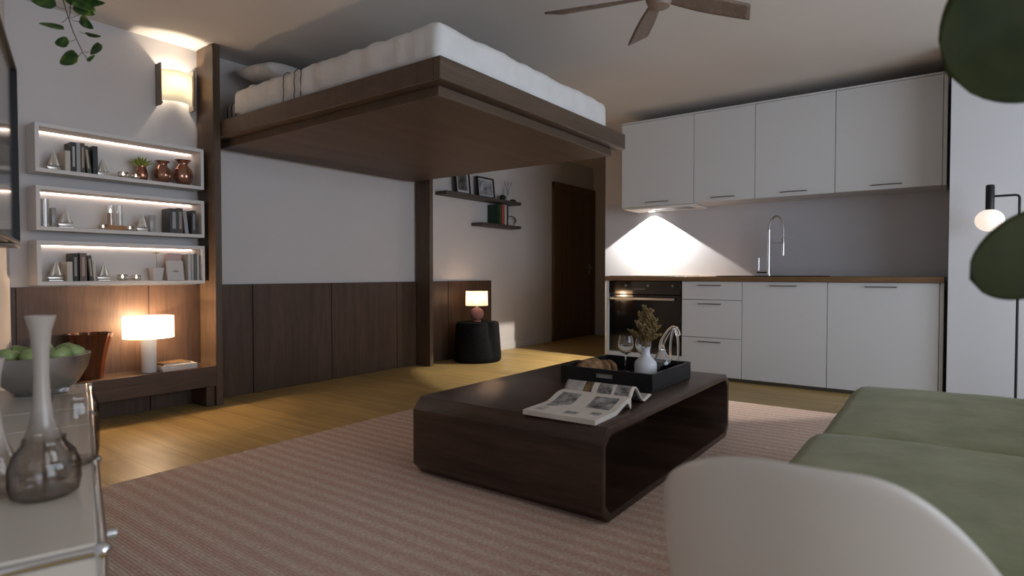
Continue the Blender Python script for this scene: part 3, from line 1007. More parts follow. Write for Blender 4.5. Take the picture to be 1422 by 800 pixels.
MB().box(-0.15, 0.04, -0.30, 0.10, -0.0245, -0.0222).build('grease_filter', DARKSTEEL, hdn)
MB().lathe([(0, -0.024), (0.030, -0.024), (0.030, -0.0222), (0, -0.0222)], (0.10, 0.19, 0), 24).build('lamp_lens', mat('hood_lens', (1, 1, 1), 0.4, emit=(1, 0.95, 0.88), estr=10), hdn)
lo = light('hood_lamp_light', 'SPOT', 190, (1.0, 0.93, 0.84), (0.10, 0.19, -0.03), shadow_soft_size=0.012, spot_size=R(116), spot_blend=0.06)
lo.parent = hdn

# ------------------------------------------------------------------ coffee table
ct = thing('coffee_table', 'dark walnut coffee table shaped as a chamfered open ended tube', 'table', (2.73, 1.515, RZ))
HX, HY, HZ, CHF = 0.785, 0.495, 0.362, 0.052


def octo(x, z0, z1, c):
    return [(-x + c, z0), (x - c, z0), (x, z0 + c), (x, z1 - c), (x - c, z1), (-x + c, z1), (-x, z1 - c), (-x, z0 + c)]


def ring(mb, o, i, y0, y1):
    t = bmesh.new()
    n = len(o)
    Vv = [[t.verts.new((p[0], y, p[1])) for p in P] for P in (o, i) for y in (y0, y1)]
    oa, ob, ia, ib = Vv
    for k in range(n):
        j = (k + 1) % n
        t.faces.new((oa[k], ob[k], ob[j], oa[j]))
        t.faces.new((ia[j], ib[j], ib[k], ia[k]))
        t.faces.new((oa[j], ia[j], ia[k], oa[k]))
        t.faces.new((ob[k], ib[k], ib[j], ob[j]))
    bmesh.ops.recalc_face_normals(t, faces=t.faces)
    bmesh.ops.bevel(t, geom=list(t.edges), offset=0.003, segments=2, profile=0.5, affect='EDGES')
    mb._take(t)


r_ = MB()
ring(r_, octo(HX, 0.0005, HZ, CHF), octo(HX - 0.03, 0.0305, HZ - 0.03, CHF - 0.012), -HY, HY)
r_.build('shell', TABLEW, ct)
MB().box(-HX + 0.031, HX - 0.031, -0.012, 0.012, 0.031, HZ - 0.031).build('divider', TABLEW, ct)
TT = RZ + HZ

# magazine lying open
PG = noisy('magazine_page', (0.60, 0.53, 0.46), (0.66, 0.59, 0.52), 8, 0.5, 0)
PR1 = noisy('page_photo_grey', (0.08, 0.075, 0.072), (0.40, 0.37, 0.35), 26, 0.5, 0)
PR2 = noisy('page_photo_brown', (0.05, 0.032, 0.018), (0.24, 0.15, 0.07), 22, 0.5, 0)
PR3 = noisy('page_photo_pale', (0.30, 0.28, 0.26), (0.50, 0.46, 0.43), 18, 0.5, 0)
mg = thing('open_magazine', 'open illustrated magazine with curling pages on the coffee table', 'magazine', (2.30, 1.25, TT + 0.0006))
mg.rotation_euler = (0, 0, R(2))
LW = 0.165


def near_h(u):      # u 0 at the outer edge, 1 at the spine
    k = max(0.0, min(1.0, (u - 0.50) / 0.42))
    return 0.020 + 0.030 * k * k * (3 - 2 * k)


def far_h(u):       # u 0 at the spine
    k = max(0.0, min(1.0, (u - 0.16) / 0.50))
    return 0.046 + 0.040 * math.sin(min(1, u / 0.22) * PI / 2) - 0.078 * k * k * (3 - 2 * k) + 0.014 * max(0, u - 0.7) / 0.3


def mf_near(u, v):
    if 0.10 < v < 0.40 and 0.52 < u < 0.86 and not (0.235 < v < 0.26):
        return 1
    if 0.62 < v < 0.92 and 0.35 < u < 0.85 and (u + v > 1.18):
        return 1
    if 0.33 < v < 0.52 and 0.12 < u < 0.26:
        return 1
    if 0.08 < v < 0.2 and 0.22 < u < 0.36:
        return 1
    if 0.80 < v < 0.92 and 0.12 < u < 0.3:
        return 3
    return 0


def mf_far(u, v):
    if v > 0.70:
        return 3
    if 0.60 < v < 0.70:
        return 2
    if 0.52 < v < 0.60:
        return 0
    if 0.06 < v < 0.50 and not (0.27 < v < 0.29):
        return 1 if u < 0.75 else 3
    return 0


pn = MB()
XN0, XN1 = -0.315, 0.03
pn.grid(40, 24, lambda u, v: Vector((XN0 + (XN1 - XN0) * u, -LW + 2 * LW * v, near_h(u))), mf_near)
bot = lambda u: 0.0005 + max(0.0, near_h(u) - 0.0205) * (1 if u < 0.9 else max(0, 1 - (u - 0.9) / 0.08))
pn.grid(40, 1, lambda u, v: Vector((XN0 + (XN1 - XN0) * u, -LW, bot(u) + ((near_h(u)) - bot(u)) * v)))
pn.grid(40, 1, lambda u, v: Vector((XN0 + (XN1 - XN0) * u, LW, bot(u) + ((near_h(u)) - bot(u)) * (1 - v))))
pn.grid(1, 24, lambda u, v: Vector((XN0, -LW + 2 * LW * v, 0.0005 + (near_h(0) - 0.0005) * u)))
pn.grid(40, 24, lambda u, v: Vector((XN0 + (XN1 - XN0) * u, LW - 2 * LW * v, bot(u))))
pn.build('left_pages', [PG, PR1, PR2, PR3], mg, True, 50)
pf = MB()
XF0, XF1 = 0.031, 0.262
pf.grid(40, 24, lambda u, v: Vector((XF0 + (XF1 - XF0) * u, -LW + 2 * LW * v, far_h(u))), mf_far)
pf.build('right_pages', [PG, PR1, PR2, PR3], mg, True, 50, solid=0.006)

# tray with its things
TX0, TX1, TY0, TY1 = 2.700, 3.228, 1.145, 1.665
ty = thing('serving_tray', 'black square serving tray with handle slots on the coffee table', 'tray', ((TX0 + TX1) / 2, (TY0 + TY1) / 2, TT + 0.0006))
TXh, TYh = (TX1 - TX0) / 2, (TY1 - TY0) / 2
TRAY = noisy('black_tray_lacquer', (0.010, 0.010, 0.010), (0.016, 0.016, 0.016), 20, 0.5, 0.05, 90)
b = MB()
b.box(-TXh, TXh, -TYh, TYh, 0, 0.012, 0.002, 1)
b.box(-TXh + 0.0005, TXh - 0.0005, -TYh, -TYh + 0.014, 0.012, 0.090, 0.002, 1).box(-TXh + 0.0005, TXh - 0.0005, TYh - 0.014, TYh, 0.012, 0.090, 0.002, 1)
for s in (-1, 1):
    xa, xb = sorted((s * TXh, s * (TXh - 0.014)))
    b.box(xa, xb, -TYh + .014, TYh - .014, 0.012, 0.044).box(xa, xb, -TYh + .014, TYh - .014, 0.068, 0.090)
    b.box(xa, xb, -TYh + .014, -0.045, 0.044, 0.068).box(xa, xb, 0.055, TYh - .014, 0.044, 0.068)
b.build('tray_body', TRAY, ty)
# inner lining seen through the slot
MB().box(-TXh + .0165, -TXh + .0185, -TYh + .016, TYh - .016, 0.0125, 0.080).build('slot_liner', mat('slot_grey', (0.42, 0.42, 0.40), 0.5), ty)
TZ = TT + 0.0131

WG = mat('wine_glass', (1, 1, 1), 0.0, trans=1.0, ior=1.45)
gl = thing('wine_glass', '', 'glass')
MB().lathe([(0, 0.0), (0.036, 0.0), (0.037, 0.002), (0.012, 0.007), (0.0042, 0.016), (0.0038, 0.095), (0.008, 0.103), (0.030, 0.118), (0.043, 0.145), (0.045, 0.165), (0.041, 0.190), (0.035, 0.212),
            (0.0342, 0.212), (0.0400, 0.190), (0.0438, 0.165), (0.0418, 0.146), (0.029, 0.120), (0.006, 0.106), (0, 0.105)], seg=40).build('bowl_and_stem', WG, gl)
place(gl, (3.115, 1.485, TZ), 'empty wine glass on the tray beside the bread', 'wine glasses on the tray')
place(gl, (3.155, 1.395, TZ), 'empty wine glass behind the white bottle vase on the tray', 'wine glasses on the tray')

bv = thing('bottle_vase', 'white bottle shaped vase holding dried grass on the black tray', 'vase', (3.027, 1.324, TZ))
MB().lathe([(0, 0), (0.055, 0), (0.060, 0.006), (0.061, 0.07), (0.056, 0.088), (0.032, 0.112), (0.024, 0.126), (0.0225, 0.155), (0.026, 0.166), (0.022, 0.166), (0.019, 0.155), (0.019, 0.126), (0, 0.118)], seg=40).build('vase_body', mat('white_glaze', (0.62, 0.63, 0.65), 0.3), bv)
GRASS = noisy('dried_grass', (0.18, 0.125, 0.055), (0.36, 0.255, 0.115), 40, 0.9, 0)
rnd = random.Random(11)
Cr = Vector((0.593, -0.805, 0))
for k, (ca_, df, ht) in enumerate([(-0.005, 0.01, 0.225), (0.028, -0.02, 0.20), (-0.035, 0.0, 0.19), (0.050, -0.03, 0.155), (-0.055, -0.01, 0.14), (0.012, -0.03, 0.21), (0.062, -0.045, 0.115),
                                    (-0.085, 0.01, 0.085), (0.0, 0.035, 0.17), (0.02, 0.02, 0.12), (-0.03, -0.03, 0.12), (0.062, -0.065, 0.07), (0.02, -0.04, 0.10), (-0.06, 0.03, 0.06)]):
    st = MB()
    base = Vector((0, 0, 0.12))
    tip = Cr * ca_ + Vector((0.805, 0.593, 0)) * df + Vector((0, 0, 0.166 + ht))
    mid = base.lerp(tip, 0.5) + Vector((0, 0, 0.02)) - (Cr * ca_) * 0.30
    P = [base.lerp(mid, q / 4) if q <= 4 else mid.lerp(tip, (q - 4) / 6) for q in range(11)]
    st.tube(P, 0.0011, 5)
    for q in range(46):
        f = 0.36 + 0.64 * (q / 46)
        i = min(9, int(f * 10))
        p = P[i].lerp(P[i + 1], f * 10 - i)
        a = q * 2.4 + k
        ln = (0.024 + 0.018 * rnd.random()) * (1.3 - f * 0.65)
        d = Vector((math.cos(a), math.sin(a), 0.7 + 0.5 * rnd.random())).normalized() * ln
        st.tube([p, p + d * 0.5, p + d + Vector((0, 0, -0.004))], [0.0014, 0.0050, 0.0006], 4)
    st.build('grass_plume', GRASS, bv)

# decanter, swan shaped, tilted
dc = thing('decanter', 'curved glass decanter of red wine at the corner of the tray', 'decanter', (3.145, 1.255, TZ))


def CZ(a, z, f=0.0):
    return Cr * a + Vector((0.805, 0.593, 0)) * f + Vector((0, 0, z))


BCN = CZ(-0.022, 0)
MB().lathe([(0, 0.0), (0.034, 0.0), (0.046, 0.012), (0.052, 0.045), (0.046, 0.085), (0.032, 0.115), (0.020, 0.135), (0.018, 0.150), (0.0165, 0.150), (0.0185, 0.135), (0.030, 0.114), (0.044, 0.085), (0.050, 0.045), (0.044, 0.014), (0.032, 0.003), (0, 0.003)], BCN, 40).build('glass_body', WG, dc)
sw = [CZ(*q) for q in ((-0.022, 0.145), (-0.026, 0.165), (-0.018, 0.195), (0.0, 0.228), (0.020, 0.255), (0.040, 0.270), (0.056, 0.264), (0.066, 0.246), (0.071, 0.225))]
MB().tube(sw, [0.0185, 0.017, 0.0155, 0.014, 0.013, 0.012, 0.0112, 0.0108, 0.011], 18).build('swan_neck', WG, dc)
hn = [CZ(0.046 + 0.022 * math.cos(q * PI / 16), 0.142 + 0.112 * math.sin(q * PI / 16)) for q in range(33)]
MB().tube(hn, 0.0065, 10).build('glass_handle', WG, dc)
MB().lathe([(0, 0.004), (0.032, 0.004), (0.0435, 0.015), (0.0492, 0.045), (0.0445, 0.080), (0, 0.080)], BCN, 32).build('wine', mat('red_wine', (0.05, 0.002, 0.006), 0.1), dc)

# bread
CRUST = noisy('bread_crust', (0.10, 0.045, 0.02), (0.30, 0.17, 0.085), 30, 0.85, 0.6, 60)
CRUMB = noisy('bread_crumb', (0.42, 0.28, 0.16), (0.52, 0.37, 0.23), 60, 0.9, 0.4, 90)
BOARD = wood('board_wood', (0.08, 0.045, 0.025), (0.15, 0.085, 0.045), 0, 9, 0.6)
tag(MB().box(-0.14, 0.14, -0.085, 0.085, 0, 0.012, 0.004, 2).build('bread_board', BOARD, None, loc=(2.94, 1.550, TZ)), 'brown wooden bread board in the black tray', 'cutting board')


def loaf_mesh(lx, ry, rz, x0, x1, seed):
    mb = MB()

    def f(u, v):
        x = x0 + (x1 - x0) * u
        k = max(0.02, 1 - (abs(x) / lx) ** 2.6) ** 0.5
        a = 2 * PI * v
        n = 1 + 0.10 * noise.noise(Vector((x * 22 + seed, math.cos(a) * 2, math.sin(a) * 2)))
        z = math.sin(a) * rz * k * n
        return Vector((x, math.cos(a) * ry * k * n, max(-rz * 0.62, z) + rz * 0.62))
    mb.grid(22, 26, f)
    bm = mb.bm
    bmesh.ops.remove_doubles(bm, verts=bm.verts, dist=0.0004)
    mb.bm.faces.ensure_lookup_table()
    es = [e for e in bm.edges if e.is_boundary]
    r = bmesh.ops.holes_fill(bm, edges=es)
    for fc in r['faces']:
        fc.material_index = 1
    bmesh.ops.recalc_face_normals(bm, faces=bm.faces)
    return mb


lf = loaf_mesh(0.13, 0.055, 0.052, -0.125, 0.035, 1).build('bread_loaf', [CRUST, CRUMB], None, True, 50, loc=(2.905, 1.585, TZ + 0.0122))
lf.rotation_euler = (0, 0, R(-10))
tag(lf, 'crusty brown bread loaf with one cut end in the tray', 'bread')
for k, (x, y, rz, tl_, lab) in enumerate([(2.956, 1.545, -14, 0, 'bread slice standing next to the cut loaf in the tray'), (2.998, 1.515, -25, 14, 'bread slice leaning on the next, nearest the wine glass')]):
    o = loaf_mesh(0.13, 0.05, 0.045, -0.01, 0.01, 5 + k).build('bread_slice', [CRUST, CRUMB], None, True, 40, loc=(x, y, TZ + 0.0125))
    o.rotation_euler = (0, R(-tl_), R(rz))
    tag(o, lab, 'bread', 'bread slices in the tray')

# ------------------------------------------------------------------ sofa
GRN = noisy('sage_velvet', (0.195, 0.202, 0.112), (0.260, 0.266, 0.158), 7, 0.9, 0.25, 45, sheen=0.10)
so = thing('sofa', 'sage green fabric sofa with two plump seat cushions', 'sofa', (2.22, -0.25, RZ))
MB().box(-1.02, 1.06, -0.42, 0.56, 0.10, 0.27, 0.04, 3).build('base', GRN, so)


def cushion(x0, x1, y0, y1, z0, z1, bev, crown, seed, nm):
    m = soft_box(x0, x1, y0, y1, z0, z1, bev, 0.008, seed, 14, (3, 3, 3), crown)
    return m.build(nm, GRN, so, True, 80)


cushion(-0.035, 1.07, -0.40, 0.610, 0.268, 0.405, 0.06, 0.040, 2, 'seat_cushion')
cushion(-1.03, -0.042, -0.40, 0.620, 0.268, 0.420, 0.06, 0.050, 6, 'seat_cushion')
cushion(-1.03, 1.07, -0.66, -0.42, 0.10, 0.70, 0.09, 0.0, 9, 'backrest')
for x, y in ((-0.95, 0.48), (1.0, 0.48), (-0.95, -0.5), (1.0, -0.5)):
    MB().cyl((x, y, 0.0005), (x, y, 0.11), 0.018, 0.026).build('leg', BLACK, so)

# ------------------------------------------------------------------ white shell chair in the foreground
ch = thing('shell_chair', 'white moulded plastic tub chair seen from behind in the foreground', 'chair', (0.962, 0.126, RZ))
SHELL = mat('white_plastic', (0.62, 0.57, 0.52), 0.32, spec=0.5)
FACE = R(4)          # where the chair looks
SR = 0.242


def shell(u, v):
    th = (u - 0.5) * 2 * R(140)           # angle around from the middle of the back
    a = abs(th)
    top = 0.742
    k = max(0.0, min(1.0, (a - R(8)) / R(75 if th > 0 else 130)))
    k = k * k * (3 - 2 * k)
    top = top - 0.26 * k
    q = v
    if q < 0.35:                          # the seat bowl
        s = q / 0.35
        r = SR * (0.02 + 0.90 * s)
        z = 0.385 + 0.045 * s ** 3
    else:
        s = (q - 0.35) / 0.65
        r = SR * (0.92 + 0.10 * math.sin(s * PI / 2))
        z = 0.43 + (top - 0.43) * s
    ang = FACE + PI + th
    sq = 1.0 + 0.06 * math.cos(2 * th)
    return Vector((math.cos(ang) * r * sq, math.sin(ang) * r * sq, z - RZ))


MB().grid(64, 26, shell).build('shell', SHELL, ch, True, 80, solid=0.014, subsurf=1)
for s1, s2 in ((1, 1), (1, -1), (-1, 1), (-1, -1)):
    MB().cyl((s1 * 0.19, s2 * 0.19, 0.0035), (s1 * 0.09, s2 * 0.09, 0.385), 0.010, 0.016).build('leg', LEGW, ch)

# ------------------------------------------------------------------ floor lamp by the right wall
fl = thing('floor_lamp', 'slim black floor lamp with small glowing oval globe by the right wall', 'lamp', (5.0, -0.362, 0))
MB().lathe([(0, 0.0005), (0.13, 0.0005), (0.132, 0.012), (0.125, 0.018), (0, 0.018)], seg=40).build('base', BLACK, fl)
MB().tube([(0, 0, 0.015), (0, 0, 1.44), (0, 0.006, 1.452), (0, 0.018, 1.457), (0, 0.148, 1.457)], 0.0075, 12).build('pole', BLACK, fl)
MB().lathe([(0, 1.365), (0.024, 1.365), (0.024, 1.525), (0.019, 1.533), (0, 1.533)], (0, 0.148, 0), 24).build('lamp_holder', BLACK, fl)
MB().ball((0, 0.148, 1.300), 0.079, 0.92, 32, 20).build('globe', mat('opal_globe', (0.75, 0.70, 0.66), 0.35, emit=(1.0, 0.84, 0.72), estr=0.72), fl)

# ------------------------------------------------------------------ ceiling fan
fn = thing('ceiling_fan', 'brown wooden ceiling fan with five blades at rest', 'fan', (2.80, 1.165, CH))
MB().lathe([(0, -0.0005), (0.06, -0.0005), (0.055, -0.05), (0.015, -0.06), (0.013, -0.16), (0, -0.16)], seg=28).build('downrod', BLACK, fn)
hubz = -0.275
MB().lathe([(0, -0.155), (0.05, -0.158), (0.066, -0.18), (0.068, -0.255), (0.064, -0.290), (0.050, -0.322), (0.02, -0.331), (0, -0.332)], seg=32).build('hub', wood('fan_hub_timber', (0.20, 0.145, 0.11), (0.30, 0.22, 0.175), 2, 10.0, 0.5), fn)
for k in range(5):
    ang = R(107.5 + 72 * k)
    ca, sa = math.cos(ang), math.sin(ang)

    def blade(u, v, sgn):
        r = 0.035 + 0.50 * u
        wdt = 0.026 + 0.026 * math.sin(min(1.0, u * 1.5) * PI / 2)
        if u > 0.97:
            wdt *= 0.96
        t_ = (v - 0.5) * 2
        pitch = R(-20) * (1 - 0.25 * u)
        rr_ = r + 0.036 * t_ * u ** 3
        y = t_ * wdt * math.cos(pitch)
        z = t_ * wdt * math.sin(pitch) + sgn * 0.004 - 0.008 * u
        return Vector((rr_ * ca - y * sa, rr_ * sa + y * ca, hubz + z))
    b = MB()
    b.grid(16, 6, lambda u, v: blade(u, v, 1))
    b.build('blade', FANW, fn, True, 50, solid=0.009)

# ------------------------------------------------------------------ stool, small lamp, wall shelves by the corridor
st = MB().lathe([(0, 0.0005), (0.245, 0.0005), (0.258, 0.02), (0.260, 0.06), (0.235, 0.405), (0.222, 0.425), (0, 0.425)], seg=72,
                fn=lambda a, r, z: r * (1 + 0.03 * math.cos(2 * a)) - (0.085 * math.exp(-((a - R(262)) / 0.16) ** 2) if z > 0.13 and r > 0.1 else 0))
tag(st.build('side_stool', BLACKM, None, True, 40, loc=(4.97, 4.13, 0)), 'black moulded drum stool under the small pink lamp', 'side table')
pl = thing('small_table_lamp', 'small lit lamp with pink ball base on the black drum stool', 'lamp', (5.005, 4.17, 0.4255))
PINK = noisy('pink_plaster', (0.42, 0.18, 0.14), (0.50, 0.23, 0.19), 12, 0.7, 0.15, 70)
MB().lathe([(0, 0), (0.048, 0), (0.044, 0.012), (0, 0.014)], seg=24).ball((0, 0, 0.082), 0.078, 0.95, 28, 16).build('ball_base', PINK, pl)
MB().cyl((0, 0, 0.15), (0, 0, 0.19), 0.013).build('neck', mat('lamp_neck', (0.55, 0.48, 0.42), 0.5), pl)
MB().lathe([(0.120, 0.175), (0.123, 0.175), (0.119, 0.335), (0.116, 0.335)], seg=44).build('lamp_shade', lampshade('linen_shade', (1.0, 0.86, 0.72), 0.10, 0.10), pl)
MB().ball((0, 0, 0.225), 0.034).build('bulb', mat('bulb_soft', (1, 1, 1), 0.4, emit=(1, 0.80, 0.58), estr=4), pl)
lo = light('small_lamp_light', 'POINT', 1.7, (1.0, 0.66, 0.42), (0, 0, 0.27), shadow_soft_size=0.03)
lo.parent = pl

tag(MB().box(4.665, 6.03, 4.30, Yw - 0.001, 1.800, 1.838, 0.002, 1).build('floating_shelf', SHELFW), 'longer dark floating shelf carrying the two picture frames', 'shelf', 'dark floating shelves')
tag(MB().box(5.265, 6.03, 4.30, Yw - 0.001, 1.505, 1.540, 0.002, 1).build('floating_shelf', SHELFW), 'shorter dark floating shelf carrying the green and red books', 'shelf', 'dark floating shelves')
BWP = noisy('black_white_photo', (0.015, 0.015, 0.016), (0.20, 0.20, 0.205), 9, 0.35, 0)
BWP2 = noisy('grey_city_photo', (0.10, 0.11, 0.13), (0.50, 0.51, 0.52), 13, 0.35, 0)


def frame(label, x, y, w_, h_, pic, mat_w):
    t = thing('framed_photo', label, 'picture', (x, y, 1.8395), 0, 'picture frames on the dark shelf')
    t.rotation_euler = (R(-6), 0, 0)
    f = MB()
    e = 0.014
    f.box(-w_ / 2, w_ / 2, -0.03, 0, 0, e).box(-w_ / 2, w_ / 2, -0.03, 0, h_ - e, h_)
    f.box(-w_ / 2, -w_ / 2 + e, -0.03, 0, e, h_ - e).box(w_ / 2 - e, w_ / 2, -0.03, 0, e, h_ - e)
    f.build('frame', BLACK, t)
    MB().box(-w_ / 2 + e, w_ / 2 - e, -0.016, -0.004, e, h_ - e).build('mount', mat('mount_white', (0.52, 0.51, 0.50), 0.6), t)
    MB().box(-w_ / 2 + e + mat_w, w_ / 2 - e - mat_w, -0.0175, -0.0165, e + mat_w, h_ - e - mat_w).build('photo', pic, t)


frame('black frame with a dark portrait photo on the upper dark shelf', 5.03, 4.40, 0.24, 0.30, BWP, 0.03)
frame('black frame with a pale city photo on the upper dark shelf', 5.44, 4.40, 0.31, 0.24, BWP2, 0.022)
tag(MB().ball((0, 0, 0.036), 0.037).build('black_ball', BLACK, None, loc=(5.735, 4.37, 1.8385)), 'small black ball beside the city photo frame', 'ornament')
tv = thing('twig_vase', 'small white vase of bare twigs on the upper dark shelf', 'vase', (5.84, 4.37, 1.8385))
MB().lathe([(0, 0), (0.024, 0), (0.030, 0.03), (0.022, 0.062), (0.025, 0.070), (0.02, 0.07), (0.018, 0.06), (0, 0.05)], seg=24).build('vase_body', mat('vase_offwhite', (0.50, 0.49, 0.47), 0.5), tv)
rnd = random.Random(7)
for k in range(6):
    a = k * 1.05
    MB().tube([(0, 0, 0.05), (0.02 * math.cos(a), 0.01 * math.sin(a), 0.14), (0.075 * math.cos(a) + .01, 0.03 * math.sin(a), 0.235 + 0.02 * rnd.random())], 0.0022, 5).build('twig', BRONZE, tv)
tag(MB().lathe([(0, 0), (0.045, 0), (0.040, 0.022), (0.02, 0.034), (0, 0.036)], seg=24).build('dark_dish', BLACK, None, loc=(5.945, 4.37, 1.8385)), 'low dark dish at the right end of the upper dark shelf', 'dish')
gr = 'books on the short dark shelf'
book(5.575, 1.5402, 0.030, 0.235, 0.14, (0.012, 0.035, 0.014), 'dark green book showing its cover on the short dark shelf', gr, 0, 4.385)
book(5.622, 1.5402, 0.034, 0.238, 0.14, (0.03, 0.085, 0.035), 'brighter green book on the short dark shelf', gr, 0, 4.385)
book(5.675, 1.5402, 0.048, 0.240, 0.14, (0.38, 0.06, 0.045), 'red book on the short dark shelf', gr, 0, 4.385)
book(5.728, 1.5402, 0.036, 0.240, 0.14, (0.50, 0.48, 0.46), 'white book on the short dark shelf', gr, 0, 4.385)
book(5.768, 1.5402, 0.022, 0.236, 0.14, (0.03, 0.028, 0.028), 'thin black book on the short dark shelf', gr, 0, 4.385)
tag(MB().ball((0, 0, 0.062), 0.062, 1, 28, 18).build('glass_ball', WG, None, loc=(5.90, 4.36, 1.5405)), 'clear glass ball at the right end of the short dark shelf', 'ornament')

# ------------------------------------------------------------------ metal console along the slanted wall
CO_Z = 0.55
P0 = slant(-3.496, 0.36)
BEIGE = mat('beige_powder_coat', (0.60, 0.54, 0.46), 0.28, spec=0.5)
con = thing('metal_console', 'beige metal console of panels and chrome tubes along the left wall', 'sideboard', slant(-2.70, 0.0, 0.0), UA)
CL, CD = 0.795, 0.355
EDG = [-CL, -0.272 - 0.0, 0.07, 0.32, 0.60, CL]
cpn = MB()
for a, b_ in zip(EDG, EDG[1:]):
    cpn.box(0.014, CD - 0.006, a + 0.0025, b_ - 0.0025, CO_Z - 0.016, CO_Z, 0.002, 1)
cpn.build('top_panel', BEIGE, con)
MB().box(0.014, CD - 0.012, -CL + 0.004, CL - 0.004, CO_Z - 0.024, CO_Z - 0.0165).build('under_panel', BLACK, con)
tubes = MB()
for z in (0.06, CO_Z - 0.012):
    tubes.tube([(CD, -CL, z), (CD, CL, z)], 0.0075, 10).tube([(0.014, -CL, z), (0.014, CL, z)], 0.0075, 10)
    for y in (-CL, -0.27, 0.26, CL):
        tubes.tube([(0.014, y, z), (CD, y, z)], 0.0075, 10)
for y in (-CL, -0.27, 0.26, CL):
    for x in (0.014, CD):
        tubes.tube([(x, y, 0.05), (x, y, CO_Z - 0.012)], 0.0075, 10)
tubes.build('tube_frame', CHROME, con)
for y in (-CL, -0.27, 0.26, CL):
    for x in (0.014, CD):
        for z in (0.06, CO_Z - 0.012):
            MB().ball((x, y, z), 0.0125, 1, 14, 8).build('ball_joint', CHROME, con)
for y in (-CL, -0.27, 0.26, CL):
    for x in (0.014, CD):
        MB().cyl((x, y, RZ + 0.0005), (x, y, 0.05), 0.013, 0.009, 12).build('foot', BLACK, con)
MB().box(0.02, CD - 0.006, -CL - 0.002, -CL + 0.004, 0.068, CO_Z - 0.02, 0.001, 1).build('side_panel', BEIGE, con)
MB().box(0.02, CD - 0.006, CL - 0.004, CL + 0.002, 0.068, CO_Z - 0.02, 0.001, 1).build('side_panel', BEIGE, con)
MB().box(0.016, 0.020, -CL, CL, 0.068, CO_Z - 0.02).build('back_panel', BEIGE, con)
for y0, y1 in ((-CL, -0.27), (-0.27, 0.26), (0.26, CL)):
    d = MB().box(CD - 0.004, CD + 0.002, y0 + 0.009, y1 - 0.009, 0.070, CO_Z - 0.022, 0.001, 1).build('door', BEIGE, con)
    if y0 == -CL:
        MB().cyl((CD + 0.002, y0 + 0.15, CO_Z - 0.045), (CD + 0.024, y0 + 0.15, CO_Z - 0.045), 0.0075, 0.010, 16).build('knob', CHROME, d)

# fruit bowl with apples
BC = Vector((0.652, 2.44, CO_Z + 0.0008))
bw = MB().lathe([(0, 0.0), (0.062, 0.0), (0.070, 0.004), (0.105, 0.036), (0.130, 0.082), (0.139, 0.128), (0.1365, 0.129), (0.127, 0.083), (0.102, 0.040), (0.066, 0.009), (0, 0.008)], seg=56)
tag(bw.build('fruit_bowl', BOWLM, None, loc=BC), 'brushed steel fruit bowl heaped with green apples on the console', 'bowl')
APG = noisy('apple_green', (0.23, 0.31, 0.10), (0.40, 0.47, 0.20), 14, 0.35, 0, spec=0.5)
APS = mat('apple_stalk', (0.06, 0.04, 0.02), 0.8)
ap = thing('green_apple', '', 'apple')
MB().lathe([(0, 0.006), (0.012, 0.001), (0.022, 0.002), (0.034, 0.016), (0.039, 0.034), (0.037, 0.050), (0.028, 0.062), (0.016, 0.066), (0.006, 0.061), (0, 0.056)], seg=24).build('flesh', APG, ap)
MB().tube([(0, 0, 0.056), (0.002, 0, 0.067), (0.005, 0, 0.076)], 0.0014, 6).build('stalk', APS, ap)
GA = 'green apples in the steel bowl'
cr, cf = Vector((0.593, -0.805, 0)), Vector((0.805, 0.593, 0))
spots = [(-0.086, 0.018, 0.104, 'green apple at the left rim of the steel bowl'),
         (-0.040, -0.078, 0.104, 'frontmost green apple in the steel bowl, left of the tall vase'),
         (-0.067, 0.000, 0, ''),
         (0.000, 0.004, 0.122, 'green apple at the top middle of the heap in the steel bowl'),
         (0.036, -0.080, 0.104, 'green apple in the steel bowl just right of the tall vase'),
         (0.020, 0.085, 0.104, 'green apple at the back of the steel bowl, right of the tall vase'),
         (0.080, 0.043, 0.104, 'green apple at the right rim of the steel bowl'),
         (0.085, -0.026, 0.104, 'green apple at the front right of the steel bowl'),
         (-0.050, 0.074, 0.104, 'green apple furthest back left in the steel bowl')]
for k, (a, b_, z, lab) in enumerate(spots):
    if not lab:
        continue
    e_ = (R(25 * math.sin(k * 2.3)), R(20 * math.cos(k * 1.7)), k * 1.3)
    q = Matrix.Rotation(e_[2], 3, 'Z') @ Matrix.Rotation(e_[1], 3, 'Y') @ Matrix.Rotation(e_[0], 3, 'X')
    p = BC + cr * a + cf * b_ + Vector((0, 0, z + 0.024)) - q @ Vector((0, 0, 0.033 * 0.82))
    o = place(ap, p, lab, GA, 0, 0.82)
    o.rotation_euler = e_


def smoke(name, h, clear_from):
    """smoked glass, frosted taupe in the neck and clear in the foot"""
    m = bpy.data.materials.new(name)
    m.use_nodes = True
    nt = m.node_tree
    b = bsdf(m)
    b.inputs['Base Color'].default_value = (0.50, 0.43, 0.375, 1)
    b.inputs['Roughness'].default_value = 0.3
    g_ = thin_glass_nodes(m, (0.72, 0.69, 0.66))
    tc_ = N(m, 'ShaderNodeTexCoord')
    sx = N(m, 'ShaderNodeSeparateXYZ')
    L(m, tc_, 'Object', sx, 0)
    mr = N(m, 'ShaderNodeMapRange')
    mr.inputs['From Min'].default_value = clear_from
    mr.inputs['From Max'].default_value = clear_from + h * 0.22
    mr.inputs['To Min'].default_value = 0.02
    mr.inputs['To Max'].default_value = 0.88
    L(m, sx, 'Z', mr, 0)
    x = N(m, 'ShaderNodeMixShader')
    L(m, mr, 0, x, 0)
    nt.links.new(g_.outputs[0], x.inputs[1])
    nt.links.new(b.outputs[0], x.inputs[2])
    out = [n for n in nt.nodes if n.type == 'OUTPUT_MATERIAL'][0]
    nt.links.new(x.outputs[0], out.inputs[0])
    return m


